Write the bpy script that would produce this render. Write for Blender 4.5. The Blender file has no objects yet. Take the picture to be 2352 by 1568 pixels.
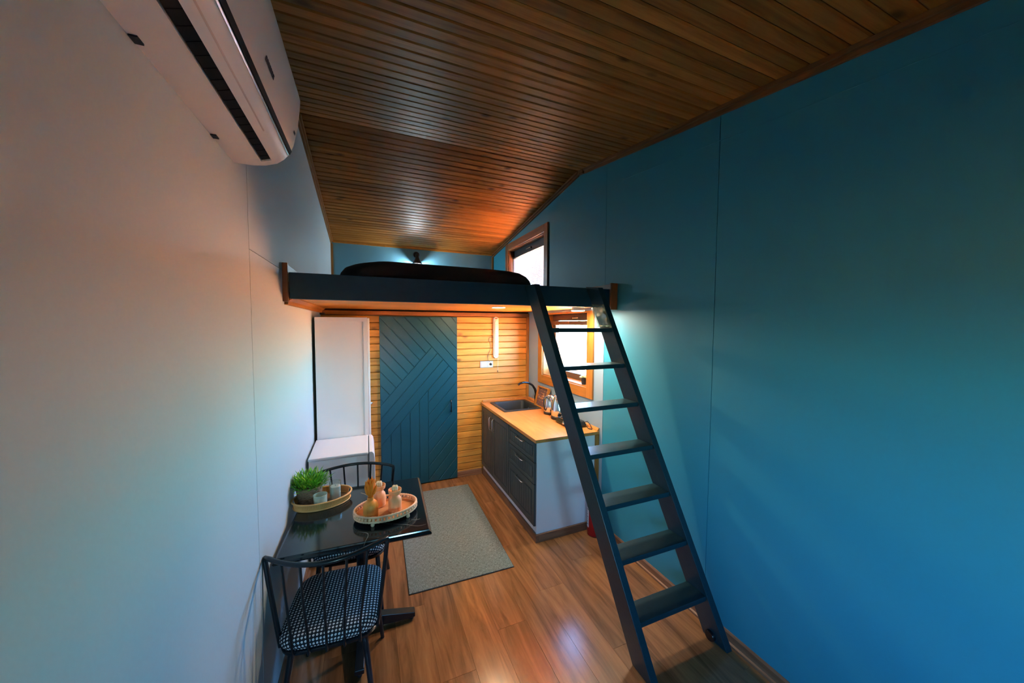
import bpy, math, random
from mathutils import Matrix, Vector
random.seed(7)
R = math.radians
SC = bpy.context.scene
COL = SC.collection

# ------------------------------------------------------------------ camera
cam_d = bpy.data.cameras.new('camera')
cam_d.sensor_width = 36.0
cam_d.lens = 791.427 / 2352 * 36.0
cam_d.clip_start = 0.02
cam = bpy.data.objects.new('camera', cam_d)
COL.objects.link(cam)
_r = Vector((0.92138509, -0.38862534, 0.0044575))
_d = Vector((-0.01558157, -0.04839716, -0.99870663))
_f = Vector((0.38833843, 0.92012394, -0.05064781))
m = Matrix.Identity(4)
for i in range(3):
    m[i][0], m[i][1], m[i][2] = _r[i], -_d[i], -_f[i]
m[0][3], m[1][3], m[2][3] = 0.4394, 0.0, 1.8768
cam.matrix_world = m
SC.camera = cam

# ------------------------------------------------------------------ light and exposure
SC.view_settings.view_transform = 'Standard'
SC.view_settings.look = 'None'
SC.view_settings.gamma = 1.0
SC.view_settings.use_curve_mapping = False
SC.view_settings.exposure = 2.0
SC.cycles.max_bounces = 8
SC.cycles.adaptive_threshold = 0.02
SC.cycles.caustics_reflective = False
SC.cycles.caustics_refractive = False

SKY = 2.5
SUN = 120.0
LED_W = 175.0
PUCK_W = 165.0
SCONCE_W = 145.0
world = bpy.data.worlds.new('world')
SC.world = world
world.use_nodes = True
wn = world.node_tree
bgn = wn.nodes['Background']
sky = wn.nodes.new('ShaderNodeTexSky')
sky.sky_type = 'NISHITA'
sky.sun_disc = False
sky.sun_elevation = R(38)
sky.sun_rotation = R(200)
sky.air_density = 1.0
sky.dust_density = 0.2
sky.ozone_density = 3.0
tint = wn.nodes.new('ShaderNodeMix')
tint.data_type = 'RGBA'
tint.blend_type = 'MULTIPLY'
tint.inputs[0].default_value = 1.0
tint.inputs[7].default_value = (0.56, 0.98, 1.20, 1)
wn.links.new(sky.outputs[0], tint.inputs[6])
wn.links.new(tint.outputs[2], bgn.inputs[0])
bgn.inputs[1].default_value = SKY

sun_d = bpy.data.lights.new('sun', 'SUN')
sun_d.energy = SUN
sun_d.color = (1.0, 0.90, 0.76)
sun_d.angle = R(0.6)
sun_o = bpy.data.objects.new('sun', sun_d)
COL.objects.link(sun_o)
sun_o.location = (1, 16, 14)
sun_o.rotation_euler = Vector((0.0, -0.66, -0.75)).to_track_quat('-Z', 'Y').to_euler()

# room constants (metres)
W = 2.39            # inner width, left wall at x = 0
D1 = 4.083          # timber wall under the loft
D2 = 5.43           # wall behind the bed
YF = -2.5          # wall behind the camera
RIDGE_Y, RIDGE_Z = 2.933, 3.375
SLOPE_F = 0.147
BACK_Z = 3.02
SLOPE_B = (RIDGE_Z - BACK_Z) / (D2 - RIDGE_Y)
WT = 0.20           # outer wall thickness


def ceil_z(y):
    return RIDGE_Z - SLOPE_F * (RIDGE_Y - y) if y < RIDGE_Y else RIDGE_Z - SLOPE_B * (y - RIDGE_Y)


def portal(name, y0, y1, z0, z1, x, turn=90):
    d = bpy.data.lights.new(name, 'AREA')
    d.shape = 'RECTANGLE'
    d.size = z1 - z0
    d.size_y = y1 - y0
    d.cycles.is_portal = True
    o = bpy.data.objects.new(name, d)
    COL.objects.link(o)
    o.location = (x, (y0 + y1) / 2, (z0 + z1) / 2)
    o.rotation_euler = (0, R(turn), 0)
    return o


WIN1 = (2.75, 3.66, 1.27, 2.005)     # y0, y1, z0, z1 of the openings in the right wall
WIN2 = (3.635, 4.76, 2.25, 2.96)
WIN3 = (-1.52, -0.80, 1.05, 1.95)   # opening in the left wall, behind the camera position
portal('portal_kitchen_window', *WIN1, W + WT + 0.02)
portal('portal_loft_window', *WIN2, W + WT + 0.02)
WIN4 = (0.30, 0.80, 0.85, 1.32)      # x0, x1, z0, z1 of the opening in the front wall
portal('portal_side_window', *WIN3, -WT - 0.02, -90)


pf = portal('portal_front_window', 0, 0.47, 0, 0.5, 0)
pf.location = ((WIN4[0] + WIN4[1]) / 2, YF - WT - 0.02, (WIN4[2] + WIN4[3]) / 2)
pf.rotation_euler = (R(90), 0, 0)


# ------------------------------------------------------------------ materials
def srgb(r, g, b):
    f = lambda c: (c / 255 / 12.92) if c / 255 <= 0.04045 else ((c / 255 + 0.055) / 1.055) ** 2.4
    return (f(r), f(g), f(b), 1.0)


def new_mat(name):
    mt = bpy.data.materials.new(name)
    mt.use_nodes = True
    return mt, mt.node_tree.nodes, mt.node_tree.links, mt.node_tree.nodes['Principled BSDF']


def plain(name, col, rough=0.5, metal=0.0, bump=0.0, bscale=60.0, var=0.0, spec=0.5, coat=0.0):
    mt, n, l, p = new_mat(name)
    p.inputs['Base Color'].default_value = col
    p.inputs['Roughness'].default_value = rough
    p.inputs['Metallic'].default_value = metal
    p.inputs['Specular IOR Level'].default_value = spec
    p.inputs['Coat Weight'].default_value = coat
    tc = n.new('ShaderNodeTexCoord')
    nz = n.new('ShaderNodeTexNoise')
    nz.inputs['Scale'].default_value = bscale
    nz.inputs['Detail'].default_value = 4
    l.new(tc.outputs['Object'], nz.inputs['Vector'])
    if var > 0:
        mx = n.new('ShaderNodeMix')
        mx.data_type = 'RGBA'
        mx.inputs[6].default_value = tuple(c * (1 - var) for c in col[:3]) + (1,)
        mx.inputs[7].default_value = tuple(min(1, c * (1 + var)) for c in col[:3]) + (1,)
        l.new(nz.outputs['Fac'], mx.inputs[0])
        l.new(mx.outputs[2], p.inputs['Base Color'])
    if bump > 0:
        bp = n.new('ShaderNodeBump')
        bp.inputs['Strength'].default_value = bump
        bp.inputs['Distance'].default_value = 0.002
        l.new(nz.outputs['Fac'], bp.inputs['Height'])
        l.new(bp.outputs[0], p.inputs['Normal'])
    return mt


def wood(name, dark, mid, light, axis=0, rough=0.45, knots=0.0, rnd=0.18, stretch=14.0, scale=26.0, coat=0.0, bump=0.15, spec=0.5):
    mt, n, l, p = new_mat(name)
    tc = n.new('ShaderNodeTexCoord')
    oi = n.new('ShaderNodeObjectInfo')
    mul = n.new('ShaderNodeVectorMath')
    mul.operation = 'SCALE'
    mul.inputs[0].default_value = (7.3, 5.1, 9.7)
    l.new(oi.outputs['Random'], mul.inputs['Scale'])
    add = n.new('ShaderNodeVectorMath')
    add.operation = 'ADD'
    l.new(tc.outputs['Object'], add.inputs[0])
    l.new(mul.outputs[0], add.inputs[1])
    mp = n.new('ShaderNodeMapping')
    s = [1.0, 1.0, 1.0]
    s[axis] = 1.0 / stretch
    mp.inputs['Scale'].default_value = s
    l.new(add.outputs[0], mp.inputs['Vector'])
    nz = n.new('ShaderNodeTexNoise')
    nz.inputs['Scale'].default_value = scale
    nz.inputs['Detail'].default_value = 6
    nz.inputs['Roughness'].default_value = 0.62
    nz.inputs['Distortion'].default_value = 0.7
    l.new(mp.outputs[0], nz.inputs['Vector'])
    cr = n.new('ShaderNodeValToRGB')
    cr.color_ramp.elements[0].position = 0.28
    cr.color_ramp.elements[0].color = dark
    cr.color_ramp.elements[1].position = 0.74
    cr.color_ramp.elements[1].color = light
    e = cr.color_ramp.elements.new(0.5)
    e.color = mid
    l.new(nz.outputs['Fac'], cr.inputs[0])
    out = cr.outputs[0]
    if knots > 0:
        mp2 = n.new('ShaderNodeMapping')
        s2 = [3.2, 3.2, 3.2]
        s2[axis] = 2.0
        mp2.inputs['Scale'].default_value = s2
        l.new(add.outputs[0], mp2.inputs['Vector'])
        vo = n.new('ShaderNodeTexVoronoi')
        vo.inputs['Scale'].default_value = 1.6
        l.new(mp2.outputs[0], vo.inputs['Vector'])
        kr = n.new('ShaderNodeValToRGB')
        kr.color_ramp.elements[0].position = 0.05
        kr.color_ramp.elements[0].color = (knots, knots, knots, 1)
        kr.color_ramp.elements[1].position = 0.16
        kr.color_ramp.elements[1].color = (0, 0, 0, 1)
        l.new(vo.outputs['Distance'], kr.inputs[0])
        mx = n.new('ShaderNodeMix')
        mx.data_type = 'RGBA'
        mx.inputs[7].default_value = tuple(c * 0.35 for c in dark[:3]) + (1,)
        l.new(kr.outputs[0], mx.inputs[0])
        l.new(out, mx.inputs[6])
        out = mx.outputs[2]
    mr = n.new('ShaderNodeMapRange')
    mr.inputs['To Min'].default_value = 1 - rnd
    mr.inputs['To Max'].default_value = 1 + rnd
    l.new(oi.outputs['Random'], mr.inputs['Value'])
    hs = n.new('ShaderNodeHueSaturation')
    l.new(out, hs.inputs['Color'])
    l.new(mr.outputs[0], hs.inputs['Value'])
    l.new(hs.outputs[0], p.inputs['Base Color'])
    p.inputs['Roughness'].default_value = rough
    p.inputs['Coat Weight'].default_value = coat
    p.inputs['Coat Roughness'].default_value = 0.22
    p.inputs['Specular IOR Level'].default_value = spec
    bp = n.new('ShaderNodeBump')
    bp.inputs['Strength'].default_value = bump
    bp.inputs['Distance'].default_value = 0.002
    l.new(nz.outputs['Fac'], bp.inputs['Height'])
    l.new(bp.outputs[0], p.inputs['Normal'])
    return mt


def emit(name, col, strength):
    mt, n, l, p = new_mat(name)
    p.inputs['Base Color'].default_value = (0.8, 0.8, 0.8, 1)
    p.inputs['Emission Color'].default_value = col
    p.inputs['Emission Strength'].default_value = strength
    return mt


def thin_glass(name, tint=(0.97, 0.99, 0.98, 1), gloss=0.08, rough=0.02):
    mt, n, l, p = new_mat(name)
    n.remove(p)
    out = n['Material Output']
    t = n.new('ShaderNodeBsdfTransparent')
    t.inputs[0].default_value = tint
    g = n.new('ShaderNodeBsdfGlossy')
    g.inputs['Roughness'].default_value = rough
    lw = n.new('ShaderNodeLayerWeight')
    lw.inputs[0].default_value = 0.25
    mr = n.new('ShaderNodeMapRange')
    mr.inputs['To Min'].default_value = gloss * 0.5
    mr.inputs['To Max'].default_value = min(1, gloss * 6)
    l.new(lw.outputs['Facing'], mr.inputs['Value'])
    mx = n.new('ShaderNodeMixShader')
    l.new(mr.outputs[0], mx.inputs[0])
    l.new(t.outputs[0], mx.inputs[1])
    l.new(g.outputs[0], mx.inputs[2])
    l.new(mx.outputs[0], out.inputs[0])
    return mt


def translucent(name, col, mix=0.5, rough=0.6):
    mt, n, l, p = new_mat(name)
    out = n['Material Output']
    p.inputs['Base Color'].default_value = col
    p.inputs['Roughness'].default_value = rough
    t = n.new('ShaderNodeBsdfTranslucent')
    t.inputs[0].default_value = col
    mx = n.new('ShaderNodeMixShader')
    mx.inputs[0].default_value = mix
    l.new(p.outputs[0], mx.inputs[1])
    l.new(t.outputs[0], mx.inputs[2])
    l.new(mx.outputs[0], out.inputs[0])
    return mt


M = {}
M['wall_pale'] = plain('pale_blue_grey_wall_paint', (0.48, 0.57, 0.62, 1), 0.6, bump=0.12, bscale=90, var=0.03)
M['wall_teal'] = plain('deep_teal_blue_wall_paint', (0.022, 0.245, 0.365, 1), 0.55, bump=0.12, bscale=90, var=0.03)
M['wall_teal_lit'] = plain('lamplit_teal_wall_paint', (0.23, 0.36, 0.48, 1), 0.6, bump=0.12, bscale=90, var=0.03)  # lamplit look of the teal wall under the loft, painted into the colour
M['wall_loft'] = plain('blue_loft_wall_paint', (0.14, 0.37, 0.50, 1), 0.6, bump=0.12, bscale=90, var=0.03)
M['dark_back'] = plain('dark_shadow_gap', (0.02, 0.013, 0.008, 1), 0.9)
M['ceiling'] = wood('varnished_brown_ceiling_wood', (0.22, 0.082, 0.014, 1), (0.38, 0.15, 0.028, 1), (0.50, 0.215, 0.045, 1), axis=0, rough=0.46, knots=0.8, rnd=0.22, coat=0.0, spec=0.13)
M['pine'] = wood('honey_pine_boards', (0.40, 0.155, 0.022, 1), (0.58, 0.265, 0.045, 1), (0.72, 0.37, 0.08, 1), axis=0, rough=0.42, knots=0.75, rnd=0.12)
M['pine_v'] = wood('honey_pine_upright_trim', (0.25, 0.095, 0.014, 1), (0.36, 0.145, 0.024, 1), (0.45, 0.20, 0.038, 1), axis=2, rough=0.4, rnd=0.1)
M['pine_y'] = wood('honey_pine_long_trim', (0.25, 0.095, 0.014, 1), (0.36, 0.145, 0.024, 1), (0.45, 0.20, 0.038, 1), axis=1, rough=0.4, rnd=0.1)
M['brown_x'] = wood('brown_header_wood', (0.13, 0.05, 0.012, 1), (0.22, 0.09, 0.02, 1), (0.30, 0.125, 0.03, 1), axis=0, rough=0.45, rnd=0.08)
M['brown_y'] = wood('brown_long_trim', (0.11, 0.045, 0.014, 1), (0.19, 0.08, 0.025, 1), (0.26, 0.115, 0.04, 1), axis=1, rough=0.45, rnd=0.08)
M['brown_v'] = wood('brown_upright_trim', (0.10, 0.04, 0.014, 1), (0.17, 0.07, 0.022, 1), (0.23, 0.10, 0.035, 1), axis=2, rough=0.45, rnd=0.08)
M['floor'] = wood('walnut_laminate_floor', (0.115, 0.053, 0.022, 1), (0.25, 0.120, 0.049, 1), (0.36, 0.182, 0.078, 1), axis=1, rough=0.19, rnd=0.13, stretch=11, scale=17, coat=0.0, bump=0.06, spec=0.75)
M['base_y'] = wood('walnut_baseboard', (0.13, 0.06, 0.032, 1), (0.21, 0.105, 0.06, 1), (0.28, 0.15, 0.09, 1), axis=1, rough=0.4, rnd=0.05)
M['base_x'] = wood('walnut_baseboard_across', (0.13, 0.06, 0.032, 1), (0.21, 0.105, 0.06, 1), (0.28, 0.15, 0.09, 1), axis=0, rough=0.4, rnd=0.05)
M['navy_beam'] = plain('dark_navy_beam_paint', (0.006, 0.050, 0.092, 1), 0.5, bump=0.25, bscale=40, var=0.12, spec=0.2)
M['ladder'] = plain('blue_black_ladder_paint', (0.007, 0.032, 0.046, 1), 0.33, bump=0.25, bscale=55, var=0.25, spec=0.35)
M['door_teal'] = plain('dark_teal_door_paint', (0.005, 0.060, 0.092, 1), 0.30, bump=0.1, bscale=50, var=0.06)
M['cab_front'] = plain('dark_slate_green_cabinet', (0.040, 0.062, 0.066, 1), 0.36, bump=0.06, bscale=80, var=0.08)
M['white_panel'] = plain('white_melamine_panel', (0.80, 0.81, 0.85, 1), 0.35)
M['fridge'] = plain('white_enamel', (0.82, 0.85, 0.87, 1), 0.3)
M['fridge_gap'] = plain('grey_rubber_gasket', (0.18, 0.2, 0.22, 1), 0.6)
M['worktop'] = wood('orange_wood_worktop', (0.42, 0.18, 0.045, 1), (0.50, 0.225, 0.062, 1), (0.56, 0.27, 0.082, 1), axis=1, rough=0.3, rnd=0.03, stretch=8, bump=0.04)
M['chrome'] = plain('brushed_chrome', (0.72, 0.70, 0.68, 1), 0.22, metal=1.0)
M['steel'] = plain('polished_steel', (0.78, 0.74, 0.70, 1), 0.16, metal=1.0)
M['black_gloss'] = plain('glossy_black_plastic', (0.008, 0.009, 0.011, 1), 0.16)
M['black_matt'] = plain('matt_black_plastic', (0.012, 0.013, 0.016, 1), 0.5)
M['black_tube'] = plain('black_powder_coated_tube', (0.008, 0.014, 0.020, 1), 0.26)
M['void'] = plain('black_recess', (0.003, 0.004, 0.006, 1), 0.7, spec=0.2)
M['sink'] = plain('black_granite_composite', (0.022, 0.027, 0.033, 1), 0.45, bump=0.2, bscale=300, var=0.25)
M['ac_white'] = plain('white_plastic_housing', (0.88, 0.86, 0.85, 1), 0.28)
M['ac_gloss'] = plain('glossy_white_plastic', (0.80, 0.72, 0.70, 1), 0.14)
M['red'] = plain('fire_red_paint', (0.42, 0.006, 0.012, 1), 0.3)
M['cover'] = plain('black_bedcover', (0.018, 0.017, 0.022, 1), 0.85, bump=0.4, bscale=30)
M['orange'] = plain('orange_dried_grass', (1.0, 0.24, 0.012, 1), 0.8, var=0.2, bscale=40)
M['cream'] = plain('cream_wax', (0.80, 0.66, 0.42, 1), 0.5)
M['white_wax'] = translucent('white_wax', (0.85, 0.82, 0.82, 1), 0.3)
M['vase_wood'] = wood('turned_oak', (0.80, 0.24, 0.035, 1), (0.95, 0.36, 0.06, 1), (0.98, 0.46, 0.10, 1), axis=2, rough=0.5, rnd=0.05, stretch=3.5, scale=34)
M['beech'] = wood('turned_beech', (0.88, 0.38, 0.16, 1), (0.95, 0.45, 0.21, 1), (0.97, 0.52, 0.26, 1), axis=2, rough=0.5, rnd=0.05, stretch=4, scale=30)
M['bead'] = plain('pale_beech_bead', (0.96, 0.60, 0.37, 1), 0.5, var=0.1)
M['tray_wood'] = wood('tray_base_wood', (0.52, 0.22, 0.075, 1), (0.66, 0.29, 0.105, 1), (0.76, 0.36, 0.14, 1), axis=0, rough=0.5, rnd=0.03)
M['rattan'] = plain('natural_rattan', (0.92, 0.47, 0.17, 1), 0.6, var=0.18, bscale=220, bump=0.4)
M['rattan_floor'] = plain('brown_rattan_mat', (0.22, 0.10, 0.035, 1), 0.7, var=0.45, bscale=160, bump=0.6)
M['seagrass'] = plain('grey_brown_seagrass_rope', (0.27, 0.18, 0.115, 1), 0.8, var=0.55, bscale=70, bump=0.6)
M['soil'] = plain('dark_soil', (0.02, 0.015, 0.01, 1), 0.9)
M['window_brown'] = plain('brown_window_profile', (0.085, 0.045, 0.030, 1), 0.4)
M['window_navy'] = plain('anthracite_window_profile', (0.012, 0.028, 0.042, 1), 0.4)
M['blind'] = translucent('white_blind_slat', (0.80, 0.80, 0.86, 1), 0.045)
M['glass'] = thin_glass('window_glass')
M['white_plastic'] = plain('white_plastic', (0.82, 0.80, 0.76, 1), 0.35)
M['grey_plastic'] = plain('silver_grey_plastic', (0.42, 0.42, 0.44, 1), 0.35)
M['clear_cover'] = plain('frosted_lamp_cover', (0.86, 0.84, 0.80, 1), 0.25)
M['led_dot'] = plain('amber_led_dot', (0.55, 0.42, 0.25, 1), 0.3)
M['cable'] = plain('thin_dark_cable', (0.10, 0.06, 0.04, 1), 0.5)
M['label'] = plain('paper_label', (0.62, 0.64, 0.70, 1), 0.6)
M['ink'] = plain('dark_print', (0.03, 0.03, 0.05, 1), 0.6)
M['led'] = emit('warm_led_disc', (1.0, 0.74, 0.46, 1), LED_W)
M['puck'] = emit('warm_puck_disc', (1.0, 0.80, 0.60, 1), PUCK_W)
M['sconce_bulb'] = emit('cool_white_bulb', (0.82, 0.95, 1.0, 1), SCONCE_W)
M['blocker'] = plain('dark_blocker_boards', (0.03, 0.022, 0.018, 1), 0.8, var=0.3)  # dark colour of the added boards that keep ground light out
M['ground'] = plain('terracotta_earth_ground', (0.80, 0.28, 0.11, 1), 0.9, var=0.3, bscale=3)


def mat_marble():
    mt, n, l, p = new_mat('black_marble_tabletop')
    tc = n.new('ShaderNodeTexCoord')
    nz = n.new('ShaderNodeTexNoise')
    nz.inputs['Scale'].default_value = 1.7
    nz.inputs['Detail'].default_value = 2
    nz.inputs['Distortion'].default_value = 0.3
    l.new(tc.outputs['Object'], nz.inputs['Vector'])
    mth = n.new('ShaderNodeMath')
    mth.operation = 'SUBTRACT'
    mth.inputs[1].default_value = 0.5
    l.new(nz.outputs['Fac'], mth.inputs[0])
    ab = n.new('ShaderNodeMath')
    ab.operation = 'ABSOLUTE'
    l.new(mth.outputs[0], ab.inputs[0])
    nz2 = n.new('ShaderNodeTexNoise')
    nz2.inputs['Scale'].default_value = 5.0
    l.new(tc.outputs['Object'], nz2.inputs['Vector'])
    cr2 = n.new('ShaderNodeValToRGB')
    cr2.color_ramp.elements[0].position = 0.5
    cr2.color_ramp.elements[1].position = 0.64
    l.new(nz2.outputs['Fac'], cr2.inputs[0])
    cr = n.new('ShaderNodeValToRGB')
    cr.color_ramp.elements[0].position = 0.0
    cr.color_ramp.elements[0].color = (1, 1, 1, 1)
    cr.color_ramp.elements[1].position = 0.0028
    cr.color_ramp.elements[1].color = (0, 0, 0, 1)
    l.new(ab.outputs[0], cr.inputs[0])
    mu = n.new('ShaderNodeMath')
    mu.operation = 'MULTIPLY'
    l.new(cr.outputs[0], mu.inputs[0])
    l.new(cr2.outputs[0], mu.inputs[1])
    mx = n.new('ShaderNodeMix')
    mx.data_type = 'RGBA'
    mx.inputs[6].default_value = (0.007, 0.012, 0.017, 1)
    mx.inputs[7].default_value = (0.30, 0.29, 0.27, 1)
    l.new(mu.outputs[0], mx.inputs[0])
    l.new(mx.outputs[2], p.inputs['Base Color'])
    p.inputs['Roughness'].default_value = 0.10
    p.inputs['Specular IOR Level'].default_value = 0.6
    return mt


M['marble'] = mat_marble()


def mat_pad():
    mt, n, l, p = new_mat('black_and_white_woven_fabric')
    uv = n.new('ShaderNodeUVMap')
    sep = n.new('ShaderNodeSeparateXYZ')
    l.new(uv.outputs[0], sep.inputs[0])
    rot = []
    for k in (0, 1):
        a = n.new('ShaderNodeMath')
        a.operation = 'MULTIPLY'
        a.inputs[1].default_value = 2 * math.pi / 0.0155
        l.new(sep.outputs[k], a.inputs[0])
        s = n.new('ShaderNodeMath')
        s.operation = 'SINE'
        l.new(a.outputs[0], s.inputs[0])
        rot.append(s)
    ad = n.new('ShaderNodeMath')
    ad.operation = 'ADD'
    l.new(rot[0].outputs[0], ad.inputs[0])
    l.new(rot[1].outputs[0], ad.inputs[1])
    cr = n.new('ShaderNodeValToRGB')
    cr.color_ramp.elements[0].position = 0.42
    cr.color_ramp.elements[0].color = (0.008, 0.012, 0.022, 1)
    cr.color_ramp.elements[1].position = 0.66
    cr.color_ramp.elements[1].color = (0.95, 0.95, 0.95, 1)
    l.new(ad.outputs[0], cr.inputs[0])
    l.new(cr.outputs[0], p.inputs['Base Color'])
    p.inputs['Roughness'].default_value = 0.85
    return mt


M['pad'] = mat_pad()


def mat_rug():
    mt, n, l, p = new_mat('grey_green_flatweave')
    tc = n.new('ShaderNodeTexCoord')
    cols = []
    for sc in ((420, 40, 1), (40, 420, 1)):
        mp = n.new('ShaderNodeMapping')
        mp.inputs['Scale'].default_value = sc
        l.new(tc.outputs['Object'], mp.inputs['Vector'])
        nz = n.new('ShaderNodeTexNoise')
        nz.inputs['Scale'].default_value = 1.0
        nz.inputs['Detail'].default_value = 3
        l.new(mp.outputs[0], nz.inputs['Vector'])
        cols.append(nz)
    ad = n.new('ShaderNodeMath')
    ad.operation = 'ADD'
    l.new(cols[0].outputs['Fac'], ad.inputs[0])
    l.new(cols[1].outputs['Fac'], ad.inputs[1])
    cr = n.new('ShaderNodeValToRGB')
    cr.color_ramp.elements[0].position = 0.36
    cr.color_ramp.elements[0].color = (0.04, 0.055, 0.055, 1)
    cr.color_ramp.elements[1].position = 0.64
    cr.color_ramp.elements[1].color = (0.25, 0.34, 0.37, 1)
    hl = n.new('ShaderNodeMath')
    hl.operation = 'MULTIPLY'
    hl.inputs[1].default_value = 0.5
    l.new(ad.outputs[0], hl.inputs[0])
    l.new(hl.outputs[0], cr.inputs[0])
    l.new(cr.outputs[0], p.inputs['Base Color'])
    p.inputs['Roughness'].default_value = 0.95
    bp = n.new('ShaderNodeBump')
    bp.inputs['Strength'].default_value = 0.5
    bp.inputs['Distance'].default_value = 0.002
    l.new(hl.outputs[0], bp.inputs['Height'])
    l.new(bp.outputs[0], p.inputs['Normal'])
    return mt


M['rug'] = mat_rug()
M['rug_edge'] = plain('dark_rug_edge', (0.03, 0.025, 0.02, 1), 0.9)


def mat_leaf():
    mt, n, l, p = new_mat('green_grass_leaf')
    out = n['Material Output']
    at = n.new('ShaderNodeAttribute')
    at.attribute_name = 'tone'
    cr = n.new('ShaderNodeValToRGB')
    cr.color_ramp.elements[0].color = (0.02, 0.15, 0.02, 1)
    cr.color_ramp.elements[1].color = (0.62, 0.80, 0.05, 1)
    e = cr.color_ramp.elements.new(0.55)
    e.color = (0.13, 0.46, 0.03, 1)
    l.new(at.outputs['Fac'], cr.inputs[0])
    l.new(cr.outputs[0], p.inputs['Base Color'])
    p.inputs['Roughness'].default_value = 0.45
    t = n.new('ShaderNodeBsdfTranslucent')
    l.new(cr.outputs[0], t.inputs[0])
    mx = n.new('ShaderNodeMixShader')
    mx.inputs[0].default_value = 0.3
    l.new(p.outputs[0], mx.inputs[1])
    l.new(t.outputs[0], mx.inputs[2])
    l.new(mx.outputs[0], out.inputs[0])
    return mt


M['leaf'] = mat_leaf()
M['succulent'] = plain('pale_green_succulent', (0.55, 0.62, 0.36, 1), 0.5, var=0.2)


def mat_candle_glass():
    mt, n, l, p = new_mat('marbled_green_glass')
    out = n['Material Output']
    tc = n.new('ShaderNodeTexCoord')
    nz = n.new('ShaderNodeTexNoise')
    nz.inputs['Scale'].default_value = 35
    nz.inputs['Detail'].default_value = 3
    nz.inputs['Distortion'].default_value = 1.5
    l.new(tc.outputs['Object'], nz.inputs['Vector'])
    cr = n.new('ShaderNodeValToRGB')
    cr.color_ramp.elements[0].color = (0.42, 0.62, 0.50, 1)
    cr.color_ramp.elements[1].color = (0.78, 0.84, 0.80, 1)
    l.new(nz.outputs['Fac'], cr.inputs[0])
    l.new(cr.outputs[0], p.inputs['Base Color'])
    p.inputs['Roughness'].default_value = 0.12
    t = n.new('ShaderNodeBsdfTransparent')
    t.inputs[0].default_value = (0.86, 0.95, 0.90, 1)
    mx = n.new('ShaderNodeMixShader')
    mx.inputs[0].default_value = 0.42
    l.new(p.outputs[0], mx.inputs[1])
    l.new(t.outputs[0], mx.inputs[2])
    l.new(mx.outputs[0], out.inputs[0])
    return mt


M['candle_glass'] = mat_candle_glass()
M['clear_glass'] = thin_glass('clear_candle_glass', (0.90, 0.97, 0.94, 1), 0.10)
M['plastic_wrap'] = thin_glass('crumpled_clear_plastic', (0.60, 0.76, 0.72, 1), 0.10, 0.25)


def mat_pattern():
    mt, n, l, p = new_mat('patterned_tile_print')
    tc = n.new('ShaderNodeTexCoord')
    mp = n.new('ShaderNodeMapping')
    mp.inputs['Rotation'].default_value = (0, R(90), 0)
    l.new(tc.outputs['Object'], mp.inputs['Vector'])
    vo = n.new('ShaderNodeTexVoronoi')
    vo.distance = 'MANHATTAN'
    vo.inputs['Scale'].default_value = 34
    vo.inputs['Randomness'].default_value = 0.35
    l.new(tc.outputs['Object'], vo.inputs['Vector'])
    cr = n.new('ShaderNodeValToRGB')
    cr.color_ramp.interpolation = 'CONSTANT'
    cr.color_ramp.elements[0].color = (0.22, 0.075, 0.045, 1)
    cr.color_ramp.elements[1].position = 0.75
    cr.color_ramp.elements[1].color = (0.50, 0.30, 0.16, 1)
    for pos, c in ((0.25, (0.16, 0.11, 0.14, 1)), (0.5, (0.40, 0.16, 0.08, 1))):
        e = cr.color_ramp.elements.new(pos)
        e.color = c
    sp = n.new('ShaderNodeSeparateColor')
    l.new(vo.outputs['Color'], sp.inputs[0])
    l.new(sp.outputs[0], cr.inputs[0])
    cr2 = n.new('ShaderNodeValToRGB')
    cr2.color_ramp.elements[0].position = 0.55
    cr2.color_ramp.elements[1].position = 0.7
    l.new(vo.outputs['Distance'], cr2.inputs[0])
    mx = n.new('ShaderNodeMix')
    mx.data_type = 'RGBA'
    mx.inputs[7].default_value = (0.10, 0.06, 0.07, 1)
    l.new(cr2.outputs[0], mx.inputs[0])
    l.new(cr.outputs[0], mx.inputs[6])
    l.new(mx.outputs[2], p.inputs['Base Color'])
    p.inputs['Roughness'].default_value = 0.25
    return mt


M['pattern'] = mat_pattern()


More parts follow.
